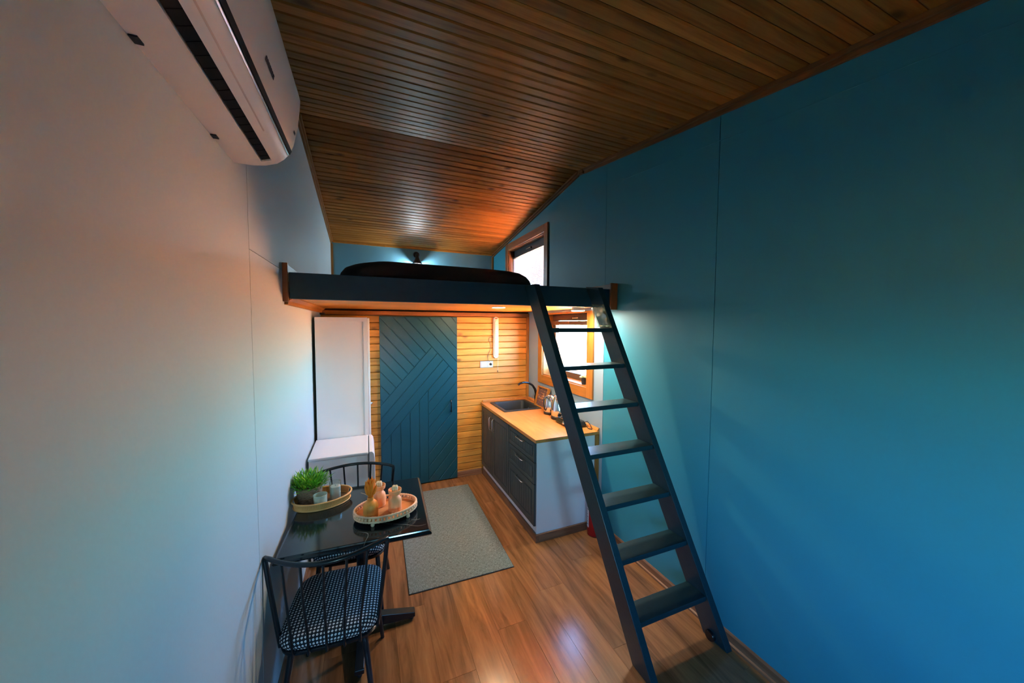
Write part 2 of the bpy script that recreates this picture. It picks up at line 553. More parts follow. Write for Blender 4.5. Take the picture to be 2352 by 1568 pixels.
# ------------------------------------------------------------------ mesh helpers
class MB:
    def __init__(s, T=None):
        s.v, s.f, s.T, s.uv, s.tone = [], [], T, None, None

    def add(s, vs, fs):
        b = len(s.v)
        for q in vs:
            s.v.append(tuple(s.T @ Vector(q)) if s.T is not None else tuple(q))
        s.f += [tuple(b + i for i in f) for f in fs]
        return b

    def box(s, x0, x1, y0, y1, z0, z1):
        vs = [(x, y, z) for z in (z0, z1) for y in (y0, y1) for x in (x0, x1)]
        s.add(vs, [(0, 2, 3, 1), (4, 5, 7, 6), (0, 1, 5, 4), (2, 6, 7, 3), (0, 4, 6, 2), (1, 3, 7, 5)])
        return s

    def prism(s, pts, axis, a, b):
        """extrude a 2D outline along an axis: 'x' outline in (y,z), 'y' in (x,z), 'z' in (x,y)"""
        n = len(pts)
        def P(p, t):
            return {'x': (t, p[0], p[1]), 'y': (p[0], t, p[1]), 'z': (p[0], p[1], t)}[axis]
        vs = [P(p, a) for p in pts] + [P(p, b) for p in pts]
        fs = [tuple(range(n)), tuple(range(2 * n - 1, n - 1, -1))]
        fs += [(i, (i + 1) % n + 0, (i + 1) % n + n, i + n) for i in range(n)]
        s.add(vs, fs)
        return s

    def hexa(s, lo, hi):
        """two quads of four points joined"""
        s.add(list(lo) + list(hi), [(3, 2, 1, 0), (4, 5, 6, 7)] + [(i, (i + 1) % 4, (i + 1) % 4 + 4, i + 4) for i in range(4)])
        return s

    def rings(s, rings, cap0=True, cap1=True, loop=False):
        n = len(rings[0])
        vs = [q for r in rings for q in r]
        fs = []
        k = len(rings)
        for j in range(k if loop else k - 1):
            a, b = j * n, ((j + 1) % k) * n
            fs += [(a + i, a + (i + 1) % n, b + (i + 1) % n, b + i) for i in range(n)]
        if not loop:
            if cap0:
                fs.append(tuple(range(n - 1, -1, -1)))
            if cap1:
                fs.append(tuple((k - 1) * n + i for i in range(n)))
        s.add(vs, fs)
        return s

    def tube(s, pts, r, n=8, loop=False, flat=1.0):
        pts = [Vector(p) for p in pts]
        k = len(pts)
        rs = r if isinstance(r, (list, tuple)) else [r] * k
        rg, up = [], None
        for i, p in enumerate(pts):
            if loop:
                t = pts[(i + 1) % k] - pts[i - 1]
            else:
                t = pts[min(i + 1, k - 1)] - pts[max(i - 1, 0)]
            t.normalize()
            if up is None:
                up = Vector((0, 0, 1)) if abs(t.z) < 0.9 else Vector((1, 0, 0))
            a = t.cross(up)
            a.normalize()
            up = a.cross(t)
            up.normalize()
            rg.append([p + rs[i] * (math.cos(2 * math.pi * j / n) * a + math.sin(2 * math.pi * j / n) * up * flat) for j in range(n)])
        s.rings(rg, loop=loop)
        return s

    def lathe(s, prof, c=(0, 0, 0), n=24, sx=1.0, sy=1.0, cap0=True, cap1=True):
        rg = [[(c[0] + r * sx * math.cos(2 * math.pi * j / n), c[1] + r * sy * math.sin(2 * math.pi * j / n), c[2] + z) for j in range(n)] for r, z in prof]
        s.rings(rg, cap0, cap1)
        return s

    def ball(s, c, r, n=10, k=6, sx=1, sy=1, sz=1):
        prof = [(max(1e-4, r * math.sin(math.pi * i / k)), -r * sz * math.cos(math.pi * i / k)) for i in range(k + 1)]
        s.lathe(prof, c, n, sx, sy)
        return s

    def mesh(s, name, mat, smooth=False):
        me = bpy.data.meshes.new(name)
        me.from_pydata(s.v, [], s.f)
        me.materials.append(mat)
        if s.uv:
            ul = me.uv_layers.new(name='uv')
            for lp in me.loops:
                ul.data[lp.index].uv = s.uv[lp.vertex_index]
        if s.tone:
            at = me.attributes.new('tone', 'FLOAT', 'POINT')
            at.data.foreach_set('value', s.tone)
        me.validate()
        me.update()
        if smooth:
            me.polygons.foreach_set('use_smooth', [True] * len(me.polygons))
            me.set_sharp_from_angle(angle=R(42))
        return me

    def build(s, name, mat, parent=None, smooth=False, bevel=0.0, seg=2):
        me = s.mesh(name, mat, smooth)
        import bmesh
        bm = bmesh.new()
        bm.from_mesh(me)
        bmesh.ops.recalc_face_normals(bm, faces=bm.faces)
        bm.to_mesh(me)
        bm.free()
        o = bpy.data.objects.new(name, me)
        COL.objects.link(o)
        if bevel > 0:
            b = o.modifiers.new('bevel', 'BEVEL')
            b.width = bevel
            b.segments = seg
            b.limit_method = 'ANGLE'
        if parent is not None:
            o.parent = parent
            o.matrix_parent_inverse = parent_inv(parent)
        return o


def parent_inv(p):
    mw = Matrix.Translation(p.location) @ p.rotation_euler.to_matrix().to_4x4()
    return mw.inverted()


def tag(o, label=None, cat=None, group=None, kind=None):
    if label: o['label'] = label
    if cat: o['category'] = cat
    if group: o['group'] = group
    if kind: o['kind'] = kind
    return o


def thing(name, loc, label=None, cat=None, group=None, kind=None):
    o = bpy.data.objects.new(name, None)
    o.empty_display_size = 0.05
    COL.objects.link(o)
    o.location = loc
    return tag(o, label, cat, group, kind)


def inst(src_mesh, name, parent, loc, rot=(0, 0, 0)):
    o = bpy.data.objects.new(name, src_mesh)
    COL.objects.link(o)
    o.parent = parent
    o.location = loc
    o.rotation_euler = rot
    return o


def copy_tree(o, parent=None):
    c = o.copy()
    COL.objects.link(c)
    c.parent = parent
    for ch in list(o.children):
        copy_tree(ch, c)
    return c


def box(name, mat, parent, x0, x1, y0, y1, z0, z1, bevel=0.0, seg=2):
    return MB().box(x0, x1, y0, y1, z0, z1).build(name, mat, parent, bevel=bevel, seg=seg)


def open_wall(mb, x0, x1, y0, y1, z0, z1, holes):
    """boxes that fill y0..y1, z0..z1 except the holes (y0,y1,z0,z1)"""
    ys = sorted({y0, y1, *[min(max(h[i], y0), y1) for h in holes for i in (0, 1)]})
    for a, b in zip(ys, ys[1:]):
        if b - a < 1e-6:
            continue
        zs = [(z0, z1)]
        for h in holes:
            if h[0] <= a + 1e-6 and h[1] >= b - 1e-6:
                nz = []
                for c, d in zs:
                    if h[3] <= c or h[2] >= d:
                        nz.append((c, d))
                        continue
                    if h[2] > c: nz.append((c, h[2]))
                    if h[3] < d: nz.append((h[3], d))
                zs = nz
        for c, d in zs:
            mb.box(x0, x1, a, b, c, d)


# ------------------------------------------------------------------ setting: shell
ground = tag(MB().box(-30, 40, -30, 40, -0.75, -0.65).build('ground', M['ground']), kind='structure')

# floor: planks laid along the room
floor = tag(box('floor', M['dark_back'], None, -WT, W + WT, YF - WT, D2 + WT, -0.12, -0.012), kind='structure')
PW, PL = 0.192, 1.285
plank_cache = {}
nx = int(math.ceil(W / PW))
for i in range(nx):
    x0 = i * PW
    w = min(PW, W - x0)
    y = YF - (i * 0.43 % 1.0) * PL
    while y < D1:
        a, b = max(y, YF), min(y + PL, D1)
        if b - a > 0.03:
            key = (round(w, 4), round(b - a, 4))
            if key not in plank_cache:
                g, c = 0.00025, 0.0006
                L = b - a
                plank_cache[key] = MB().hexa([(g, g, -0.012), (w - g, g, -0.012), (w - g, L - g, -0.012), (g, L - g, -0.012)],
                                             [(g, g, -c), (w - g, g, -c), (w - g, L - g, -c), (g, L - g, -c)]).hexa(
                    [(g, g, -c), (w - g, g, -c), (w - g, L - g, -c), (g, L - g, -c)],
                    [(g + c, g + c, 0), (w - g - c, g + c, 0), (w - g - c, L - g - c, 0), (g + c, L - g - c, 0)]).mesh('plank', M['floor'])
            inst(plank_cache[key], 'plank', floor, (x0, a, 0))
        y += PL

# left wall with painted panels
ZT = 3.5
mb = MB()
open_wall(mb, -WT, -0.009, YF, D2, -0.05, ZT, [WIN3])
wl = tag(mb.build('wall_left', M['wall_pale']), kind='structure')
mb = MB()
open_wall(mb, -0.009, 0.0, YF, 1.738, 0, ZT, [WIN3])
mb.build('panel', M['wall_pale'], wl)
for a, b, c, d in ((1.742, 5.088, 0, 2.178), (1.742, 5.088, 2.181, ZT), (5.092, D2, 0, ZT)):
    box('panel', M['wall_pale'], wl, -0.009, 0.0, a, b, c, d)

# right wall with its openings
mb = MB()
open_wall(mb, W + 0.009, W + WT, YF, D2, -0.05, ZT, [WIN1, WIN2])
wr = tag(mb.build('wall_right', M['wall_teal']), kind='structure')
for a, b, c, d, mt in ((YF, 1.458, 0, ZT, 'wall_teal'), (1.462, 2.508, 0, ZT, 'wall_teal'), (2.512, D2, 0, 2.03, 'wall_teal_lit'), (2.512, D2, 2.03, ZT, 'wall_teal')):
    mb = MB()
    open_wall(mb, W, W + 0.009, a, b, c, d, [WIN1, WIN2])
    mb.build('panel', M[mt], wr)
# raised bead of a sealed joint running parallel to the roof slope
MB().prism([(0.2, 2.832), (2.30, 3.056), (2.30, 3.060), (0.2, 2.836)], 'x', W - 0.002, W).build('sealed_joint', M['wall_teal'], wr)

# upper wall behind the bed, wall behind the camera
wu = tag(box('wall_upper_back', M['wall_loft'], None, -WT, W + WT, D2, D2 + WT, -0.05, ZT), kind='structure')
mb = MB()
mb.box(-WT, WIN4[0], YF - WT, YF, -0.05, ZT)
mb.box(WIN4[1], W + WT, YF - WT, YF, -0.05, ZT)
mb.box(WIN4[0], WIN4[1], YF - WT, YF, -0.05, WIN4[2])
mb.box(WIN4[0], WIN4[1], YF - WT, YF, WIN4[3], ZT)
wf = tag(mb.build('wall_front', M['wall_teal']), kind='structure')

# timber wall under the loft: each board its own piece
wb = tag(box('wall_back', M['dark_back'], None, -WT, W + WT, D1, D1 + 0.08, -0.05, 2.03), kind='structure')
BH = 0.0785
cf = 0.007
prof = [(0.0, 0.0015), (-0.004, 0.0015), (-0.012, cf), (-0.012, BH - cf), (-0.004, BH - 0.0015), (0.0, BH - 0.0015)]
bm_board = MB().prism(prof, 'x', 0.0, W).mesh('board', M['pine'])
for k in range(25):
    inst(bm_board, 'board', wb, (0, D1, 0.002 + k * BH))
YB = D1 - 0.012     # face of the boards

# ceiling: slab and tongue and groove boards across the room
mb = MB()
ov = 0.014
for a, b in ((YF - WT, RIDGE_Y), (RIDGE_Y, D2 + WT)):
    mb.hexa([(-WT, a, ceil_z(a) + ov), (W + WT, a, ceil_z(a) + ov), (W + WT, b, ceil_z(b) + ov), (-WT, b, ceil_z(b) + ov)],
            [(-WT, a, ceil_z(a) + 0.16), (W + WT, a, ceil_z(a) + 0.16), (W + WT, b, ceil_z(b) + 0.16), (-WT, b, ceil_z(b) + 0.16)])
ceiling = tag(mb.build('ceiling', M['dark_back']), kind='structure')
CB = 0.075
cc = 0.009
cprof = [(0.0015, 0.014), (0.0015, 0.005), (cc, 0.0), (CB - cc, 0.0), (CB - 0.0015, 0.005), (CB - 0.0015, 0.014)]
bm_c = MB().prism(cprof, 'x', 0.0, W).mesh('board', M['ceiling'])
af = math.atan(SLOPE_F)
ab_ = math.atan(SLOPE_B)
y = RIDGE_Y - CB * math.cos(af)
while y > YF - 0.05:
    inst(bm_c, 'board', ceiling, (0, y, ceil_z(y)), (af, 0, 0))
    y -= CB * math.cos(af)
y = RIDGE_Y
while y < D2:
    inst(bm_c, 'board', ceiling, (0, y, ceil_z(y)), (-ab_, 0, 0))
    y += CB * math.cos(ab_)


def slope_strip(x0, x1, a, b, drop, h, off):
    za, zb = ceil_z(a) - off, ceil_z(b) - off
    return MB().hexa([(x0, a, za - h), (x1, a, za - h), (x1, a, za), (x0, a, za)], [(x0, b, zb - h), (x1, b, zb - h), (x1, b, zb), (x0, b, zb)])


# cornice strips: stepped profile made of two battens
t1 = slope_strip(W - 0.016, W, YF, RIDGE_Y - 0.10, 0, 0.045, 0.001).build('trim_1', M['brown_y'])
tag(t1, kind='structure')
slope_strip(W - 0.030, W - 0.016, YF, RIDGE_Y - 0.10, 0, 0.022, 0.001).build('batten', M['brown_y'], t1)
slope_strip(W - 0.026, W, RIDGE_Y - 0.085, RIDGE_Y - 0.002, 0, 0.042, 0.001).build('joint_block', M['brown_y'], t1)
t2 = tag(slope_strip(W - 0.016, W, RIDGE_Y + 0.002, D2 - 0.001, 0, 0.045, 0.001).build('trim_2', M['brown_y']), kind='structure')
slope_strip(W - 0.030, W - 0.016, RIDGE_Y + 0.002, D2 - 0.001, 0, 0.022, 0.001).build('batten', M['brown_y'], t2)
t3 = tag(slope_strip(0, 0.016, RIDGE_Y, D2 - 0.001, 0, 0.045, 0.001).build('trim_3', M['pine_y']), kind='structure')
slope_strip(0.016, 0.030, RIDGE_Y, D2 - 0.001, 0, 0.022, 0.001).build('batten', M['pine_y'], t3)
t4 = tag(slope_strip(0, 0.016, YF, RIDGE_Y, 0, 0.045, 0.001).build('trim_4', M['brown_y']), kind='structure')
tag(box('trim_5', M['pine'], None, 0.03, W - 0.03, D2 - 0.018, D2, BACK_Z - 0.026, BACK_Z - 0.001), kind='structure')
tag(box('trim_6', M['pine_v'], None, 0.0, 0.028, D2 - 0.026, D2, 2.13, BACK_Z - 0.045), kind='structure')
tag(box('trim_7', M['pine_v'], None, W - 0.028, W, D2 - 0.026, D2, 2.13, BACK_Z - 0.045), kind='structure')
tag(box('trim_8', M['pine_v'], None, W - 0.034, W, YB - 0.026, YB, 0.93, 1.965, bevel=0.004), kind='structure')
tag(box('trim_9', M['brown_x'], None, 0.0, W - 0.002, YB - 0.03, YB, 1.966, 2.012, bevel=0.004), kind='structure')


def baseboard(name, x0, x1, y0, y1, mat, side):
    """moulded skirting: main board and a thin toe strip"""
    if side == 'R':
        p = [(x1, 0.0), (x1 - 0.024, 0.0), (x1 - 0.024, 0.014), (x1 - 0.013, 0.018), (x1 - 0.012, 0.058), (x1 - 0.005, 0.068), (x1, 0.068)]
        return tag(MB().prism(p, 'y', y0, y1).build(name, mat), kind='structure')
    if side == 'L':
        p = [(0, 0.0), (0.024, 0.0), (0.024, 0.014), (0.013, 0.018), (0.012, 0.058), (0.005, 0.068), (0, 0.068)]
        return tag(MB().prism(p, 'y', y0, y1).build(name, mat), kind='structure')
    p = [(y1, 0.0), (y1 - 0.024, 0.0), (y1 - 0.024, 0.014), (y1 - 0.013, 0.018), (y1 - 0.012, 0.058), (y1 - 0.005, 0.068), (y1, 0.068)]
    return tag(MB().prism(p, 'x', x0, x1).build(name, mat), kind='structure')


baseboard('baseboard_right', 0, W, YF, 2.555, M['base_y'], 'R')
baseboard('baseboard_left', 0, 0, YF, 2.9, M['base_y'], 'L')
baseboard('baseboard_back', 1.435, 1.745, 0, YB, M['base_x'], 'B')


# ------------------------------------------------------------------ windows
def casing(par, o, wd, mat_h, mat_v, top=True, left=False):
    y0, y1, z0, z1 = o
    t = 0.018
    zt = z1 + (wd if top else 0)

    def bx(name, mat, d0, d1, *r):
        xs = sorted((-d0, -d1)) if left else (W + d0, W + d1)
        box(name, mat, par, xs[0], xs[1], *r)
    bx('casing', mat_v, -t, 0, y0 - wd, y0, z0 - wd, zt, 0.003)
    bx('casing', mat_v, -t, 0, y1, y1 + wd, z0 - wd, zt, 0.003)
    bx('casing', mat_h, -t, 0, y0, y1, z0 - wd, z0, 0.003)
    if top:
        bx('casing', mat_h, -t, 0, y0, y1, z1, z1 + wd, 0.003)
    # reveal lining
    l = 0.012
    bx('reveal', mat_v, 0, WT, y0, y0 + l, z0, z1)
    bx('reveal', mat_v, 0, WT, y1 - l, y1, z0, z1)
    bx('sill', mat_h, 0, WT, y0 + l, y1 - l, z0, z0 + l)
    bx('reveal', mat_h, 0, WT, y0 + l, y1 - l, z1 - l, z1)


def sash(par, o, d, fw, mat, wtop=None, left=False):
    y0, y1, z0, z1 = o
    wt = wtop or fw

    def bx(name, mt, d0, d1, *r):
        xs = sorted((-d0, -d1)) if left else (W + d0, W + d1)
        box(name, mt, par, xs[0], xs[1], *r)
    e = d + 0.05
    bx('frame_rail', mat, d, e, y0, y1, z1 - wt, z1, 0.004)
    bx('frame_rail', mat, d, e, y0, y1, z0, z0 + fw, 0.004)
    bx('frame_stile', mat, d, e, y0, y0 + fw, z0 + fw, z1 - wt, 0.004)
    bx('frame_stile', mat, d, e, y1 - fw, y1, z0 + fw, z1 - wt, 0.004)
    bx('pane', M['glass'], d + 0.022, d + 0.028, y0 + fw, y1 - fw, z0 + fw, z1 - wt)


w1 = thing('window_1', (W, sum(WIN1[:2]) / 2, WIN1[2]), kind='structure')
casing(w1, WIN1, 0.10, M['pine_y'], M['pine_v'], top=False)
q1 = (WIN1[0] + 0.012, WIN1[1] - 0.012, WIN1[2] + 0.012, WIN1[3] - 0.012)
sash(w1, q1, 0.125, 0.065, M['window_brown'], 0.075)
box('blind_box', M['window_brown'], w1, W + 0.095, W + 0.15, q1[0], q1[1], q1[3] - 0.125, q1[3] - 0.08, 0.006)
h = box('handle_base', M['black_matt'], w1, W + 0.113, W + 0.127, 3.16, 3.19, q1[3] - 0.062, q1[3] - 0.034, 0.003)
box('handle', M['chrome'], h, W + 0.098, W + 0.112, 3.08, 3.19, q1[3] - 0.056, q1[3] - 0.042, 0.004)

w2 = thing('window_2', (W, sum(WIN2[:2]) / 2, WIN2[2]), kind='structure')
casing(w2, WIN2, 0.09, M['brown_y'], M['brown_v'])
q2 = (WIN2[0] + 0.012, WIN2[1] - 0.012, WIN2[2] + 0.012, WIN2[3] - 0.012)
sash(w2, q2, 0.075, 0.06, M['window_navy'], 0.115)
h = box('handle_base', M['black_matt'], w2, W + 0.063, W + 0.077, 4.14, 4.17, q2[3] - 0.075, q2[3] - 0.045, 0.003)
box('handle', M['chrome'], h, W + 0.048, W + 0.062, 4.14, 4.27, q2[3] - 0.066, q2[3] - 0.052, 0.004)
box('blind_headrail', M['window_navy'], w2, W + 0.045, W + 0.073, q2[0] + 0.03, q2[1] - 0.03, q2[3] - 0.118, q2[3] - 0.10, 0.002)
sl = MB().hexa([(-0.004, 0, 0.0108), (0.004, 0, -0.0108), (0.004, 1.03, -0.0108), (-0.004, 1.03, 0.0108)],
               [(-0.0034, 0, 0.0112), (0.0046, 0, -0.0104), (0.0046, 1.03, -0.0104), (-0.0034, 1.03, 0.0112)]).mesh('slat', M['blind'])
z = q2[3] - 0.135
while z > q2[2] + 0.03:
    o = inst(sl, 'slat', w2, (0.058, q2[0] + 0.035 - w2.location.y, z - w2.location.z))
    z -= 0.0205
for yy in (3.85, 4.20, 4.55):
    MB().tube([(W + 0.058, yy, q2[3] - 0.12), (W + 0.058, yy, q2[2] + 0.03)], 0.0012, 5).build('ladder_cord', M['white_plastic'], w2)

# living-room window in the left wall, behind the camera position
w3 = thing('window_3', (0, sum(WIN3[:2]) / 2, WIN3[2]), kind='structure')
casing(w3, WIN3, 0.09, M['brown_y'], M['brown_v'], left=True)
sash(w3, (WIN3[0] + 0.012, WIN3[1] - 0.012, WIN3[2] + 0.012, WIN3[3] - 0.012), 0.10, 0.06, M['window_brown'], left=True)
# window in the front wall, behind the camera position
w4 = thing('window_4', ((WIN4[0] + WIN4[1]) / 2, YF, WIN4[2]), kind='structure')
fx0, fx1, fz0, fz1 = WIN4
for nm, mt, r_ in (('casing', 'brown_v', (fx0 - 0.08, fx0, YF, YF + 0.018, fz0 - 0.08, fz1 + 0.08)), ('casing', 'brown_v', (fx1, fx1 + 0.08, YF, YF + 0.018, fz0 - 0.08, fz1 + 0.08)),
                   ('casing', 'brown_x', (fx0, fx1, YF, YF + 0.018, fz1, fz1 + 0.08)), ('casing', 'brown_x', (fx0, fx1, YF, YF + 0.018, fz0 - 0.08, fz0)),
                   ('frame_stile', 'window_brown', (fx0, fx0 + 0.05, YF - 0.15, YF - 0.10, fz0, fz1)), ('frame_stile', 'window_brown', (fx1 - 0.05, fx1, YF - 0.15, YF - 0.10, fz0, fz1)),
                   ('frame_rail', 'window_brown', (fx0 + 0.05, fx1 - 0.05, YF - 0.15, YF - 0.10, fz0, fz0 + 0.05)), ('frame_rail', 'window_brown', (fx0 + 0.05, fx1 - 0.05, YF - 0.15, YF - 0.10, fz1 - 0.05, fz1)),
                   ('pane', 'glass', (fx0 + 0.05, fx1 - 0.05, YF - 0.128, YF - 0.122, fz0 + 0.05, fz1 - 0.05))):
    box(nm, M[mt], w4, *r_)
# unseen dark boards, added outside the side window to block warm ground light
FXE = -WT - 1.3
blocker = thing('light_blocker', (FXE, -1.0, -0.65), kind='structure')
fb = MB().box(-0.02, 0, 0, 0.135, 0, 2.05).mesh('blocker_board', M['blocker'])
for k in range(46):
    inst(fb, 'blocker_board', blocker, (0, -3.6 + k * 0.14, 0))
box('blocker_rail', M['blocker'], blocker, FXE - 0.06, FXE - 0.025, -4.6, 1.84, 0.9, 0.98)
box('blocker_rail', M['blocker'], blocker, FXE - 0.06, FXE - 0.025, -4.6, 1.84, -0.3, -0.22)

# ------------------------------------------------------------------ sliding door of diagonal planks
DX0, DX1, DZ0, DZ1 = 0.568, 1.432, 0.012, 1.957
DY = YB - 0.036
door = tag(box('door_1', M['door_teal'], None, DX0, DX1, DY + 0.006, DY + 0.034, DZ0, DZ1, bevel=0.002), kind='structure')


def clip(poly, a, b, c):
    """keep a*x+b*y <= c"""
    out = []
    for i in range(len(poly)):
        p, q = poly[i - 1], poly[i]
        dp, dq = a * p[0] + b * p[1] - c, a * q[0] + b * q[1] - c
        if (dp <= 0) != (dq <= 0):
            t = dp / (dp - dq)
            out.append((p[0] + t * (q[0] - p[0]), p[1] + t * (q[1] - p[1])))
        if dq <= 0:
            out.append(q)
    return out


def cpx(px, py):      # picture measure of the door face -> metres
    u = (px - 50 - (py / 1510) * 14) / 695
    return (DX0 + u * (DX1 - DX0), DZ1 - (py - 25) / 1510 * (DZ1 - DZ0))


SLP = 1.15
P_ = cpx(505, 295)
zdiag = lambda x, p, s: p[1] + s * (x - p[0])
# A: falls to the right through P_;  L1: falls to the left through P_
a_top = (P_[0] - (DZ1 - P_[1]) / SLP, DZ1)
a_right = (DX1, P_[1] - SLP * (DX1 - P_[0]))
l1_left = (DX0, P_[1] - SLP * (P_[0] - DX0))
step = 0.152           # vertical pitch of the diagonal planks
xv = cpx(478, 900)[0]
l4 = lambda x: zdiag(x, P_, SLP) - 3 * step
reg_r1 = [a_top, (DX1, DZ1), a_right]
reg_r2 = [(DX0, DZ1), a_top, P_, l1_left]
reg_r3 = [P_, a_right, (DX1, DZ0), (xv, DZ0), (xv, l4(xv)), (DX0, l4(DX0)), l1_left]
reg_r4 = [(DX0, l4(DX0)), (xv, l4(xv)), (xv, DZ0), (DX0, DZ0)]


def planks(reg, kind):
    g = 0.0034
    if kind == 'v':
        x = DX0 - (DX0 - xv) % 0.104 - 0.104
        while x < xv + 0.01:
            pl = clip(clip(reg, -1, 0, -(x + g)), 1, 0, x + 0.104 - g)
            yield pl
            x += 0.104
        return
    s = SLP if kind == '/' else -SLP
    nrm = math.hypot(s, 1)
    c0 = P_[1] - s * P_[0]
    for k in range(-16, 17):
        lo, hi = c0 + k * step, c0 + (k + 1) * step
        pl = clip(clip(reg, s, -1, -(lo + g * nrm)), -s, 1, hi - g * nrm)
        yield pl


for reg, kind in ((reg_r1, '\\'), (reg_r2, '\\'), (reg_r3, '/'), (reg_r4, 'v')):
    for pl in planks(reg, kind):
        if len(pl) < 3:
            continue
        area = abs(sum(pl[i - 1][0] * pl[i][1] - pl[i][0] * pl[i - 1][1] for i in range(len(pl)))) / 2
        if area < 2e-4:
            continue
        MB().prism(pl, 'y', DY, DY + 0.0065).build('plank', M['door_teal'], door, bevel=0.004, seg=1)
hy = DY
MB().tube([(1.352, hy + 0.002, 0.965), (1.352, hy - 0.028, 0.965), (1.352, hy - 0.034, 0.955), (1.352, hy - 0.034, 0.845), (1.352, hy - 0.028, 0.835), (1.352, hy + 0.002, 0.835)], 0.007, 8).build('handle', M['black_gloss'], door, smooth=True)

# ------------------------------------------------------------------ loft
BY = 2.362   # front of the loft beam
loft = thing('loft_platform', (W / 2, BY, 2.017), 'sleeping loft with a dark navy front beam and honey timber underside', 'loft')
box('beam', M['navy_beam'], loft, 0.028, W - 0.002, BY, BY + 0.05, 2.018, 2.172, 0.003)
box('deck', M['brown_x'], loft, 0.0, W, BY + 0.05, D2 - 0.002, 2.046, 2.12)
UB = 0.09
up_ = [(0.001, 0.014), (0.001, 0.004), (0.005, 0.0), (UB - 0.005, 0.0), (UB - 0.001, 0.004), (UB - 0.001, 0.014)]
bm_u = MB().prism(up_, 'x', 0.0, W).mesh('soffit_board', M['pine'])
y = BY + 0.052
while y < YB - 0.02:
    inst(bm_u, 'soffit_board', loft, (-W / 2, y - BY, 2.032 - 2.017))
    y += UB
# brown capping strips where the beam meets the walls
MB().prism([(BY - 0.03, 2.0), (BY + 0.0, 2.0), (BY + 0.0, 2.222), (BY - 0.03, 2.222)], 'x', 0.0, 0.028).build('end_strip', M['brown_v'], loft, bevel=0.003)
box('wall_strip', M['brown_y'], loft, 0.0, 0.016, BY, D1, 2.173, 2.222, 0.003)
box('end_strip', M['brown_v'], loft, W - 0.07, W, BY - 0.022, BY, 2.0, 2.222, 0.004)
box('wall_strip', M['brown_y'], loft, W - 0.018, W, BY, WIN2[0] - 0.10, 2.173, 2.222, 0.003)
# moulding under the soffit along the left wall
MB().prism([(0, 2.031), (0.05, 2.031), (0.05, 2.024), (0.022, 2.006), (0.018, 1.984), (0, 1.984)], 'y', BY + 0.012, YB - 0.03).build('soffit_moulding', M['pine_y'], loft)
box('moulding_end', M['black_matt'], loft, 0.002, 0.045, YB - 0.075, YB - 0.03, 1.965, 1.984)

# mattress with its cover
mat_ = thing('mattress', (1.0, 3.6, 2.12), 'mattress under a black bedcover lying on the loft', 'mattress')
rg = []
N = 12
mx0, mx1, my0, my1 = 0.24, 1.80, 2.50, 4.75
for i, (ins, zz) in enumerate(((0.0, 2.1205), (0.0, 2.195), (0.014, 2.240), (0.040, 2.276), (0.085, 2.304), (0.16, 2.322), (0.45, 2.336))):
    pts = []
    n = 48
    for j in range(n):
        t = 2 * math.pi * j / n
        e = 0.32
        cx, sx_ = math.cos(t), math.sin(t)
        ux = math.copysign(abs(cx) ** e, cx)
        uy = math.copysign(abs(sx_) ** e, sx_)
        hx, hy_ = (mx1 - mx0) / 2 - ins, (my1 - my0) / 2 - ins
        pts.append(((mx0 + mx1) / 2 + ux * hx, (my0 + my1) / 2 + uy * hy_, zz + 0.004 * math.sin(5 * t + i) * (i > 1)))
    rg.append(pts)
MB().rings(rg).build('bedcover', M['cover'], mat_, smooth=True)

# sconce behind the bed
sc = thing('wall_sconce', (1.15, D2, 2.91), 'black cone spotlight on the blue wall behind the bed', 'lamp')
MB(Matrix.Translation((1.15, D2, 2.915)) @ Matrix.Rotation(R(90), 4, 'X')).lathe([(0.045, 0.0), (0.045, 0.018), (0.040, 0.024)], n=20).build('wall_plate', M['black_matt'], sc, smooth=True)
MB().tube([(1.15, D2 - 0.02, 2.915), (1.15, D2 - 0.075, 2.91), (1.15, D2 - 0.10, 2.885)], 0.011, 8).build('arm', M['black_matt'], sc, smooth=True)
MB().lathe([(0.022, 0.0), (0.026, -0.05), (0.040, -0.09), (0.082, -0.145), (0.080, -0.145), (0.038, -0.088), (0.020, -0.05)], (1.15, D2 - 0.105, 2.905), 24, cap1=False).build('shade', M['black_matt'], sc, smooth=True)
MB().ball((1.15, D2 - 0.105, 2.698), 0.034, 16, 10).build('bulb', M['sconce_bulb'], sc, smooth=True)
MB().lathe([(0.016, 0.0), (0.020, 0.05), (0.018, 0.14)], (1.15, D2 - 0.105, 2.728), 12).build('socket', M['black_matt'], sc, smooth=True)


# lights under the loft
rl = thing('recessed_light', (1.57, 3.0, 2.03), 'small glowing round downlight set into the loft underside', 'light')
MB().lathe([(0.056, 0.0), (0.062, -0.003), (0.062, 0.004), (0.05, 0.004)], (1.57, 3.0, 2.028), 28, cap0=False, cap1=False).build('ring', M['white_plastic'], rl, smooth=True)
MB().lathe([(0.001, 0.0), (0.055, 0.0), (0.055, 0.002), (0.001, 0.002)], (1.57, 3.0, 2.0265), 28).build('diffuser', M['led'], rl)
pl_ = thing('surface_light', (2.135, 2.545, 2.03), 'white drum-shaped surface light under the loft near the ladder', 'light')
MB().lathe([(0.052, 0.0), (0.052, -0.022), (0.060, -0.024), (0.060, -0.036), (0.056, -0.038)], (2.135, 2.545, 2.031), 28, cap1=False).build('drum', M['white_plastic'], pl_, smooth=True)
MB().lathe([(0.001, 0.0), (0.055, 0.0), (0.055, 0.002), (0.001, 0.002)], (2.135, 2.545, 1.992), 28).build('diffuser', M['puck'], pl_)

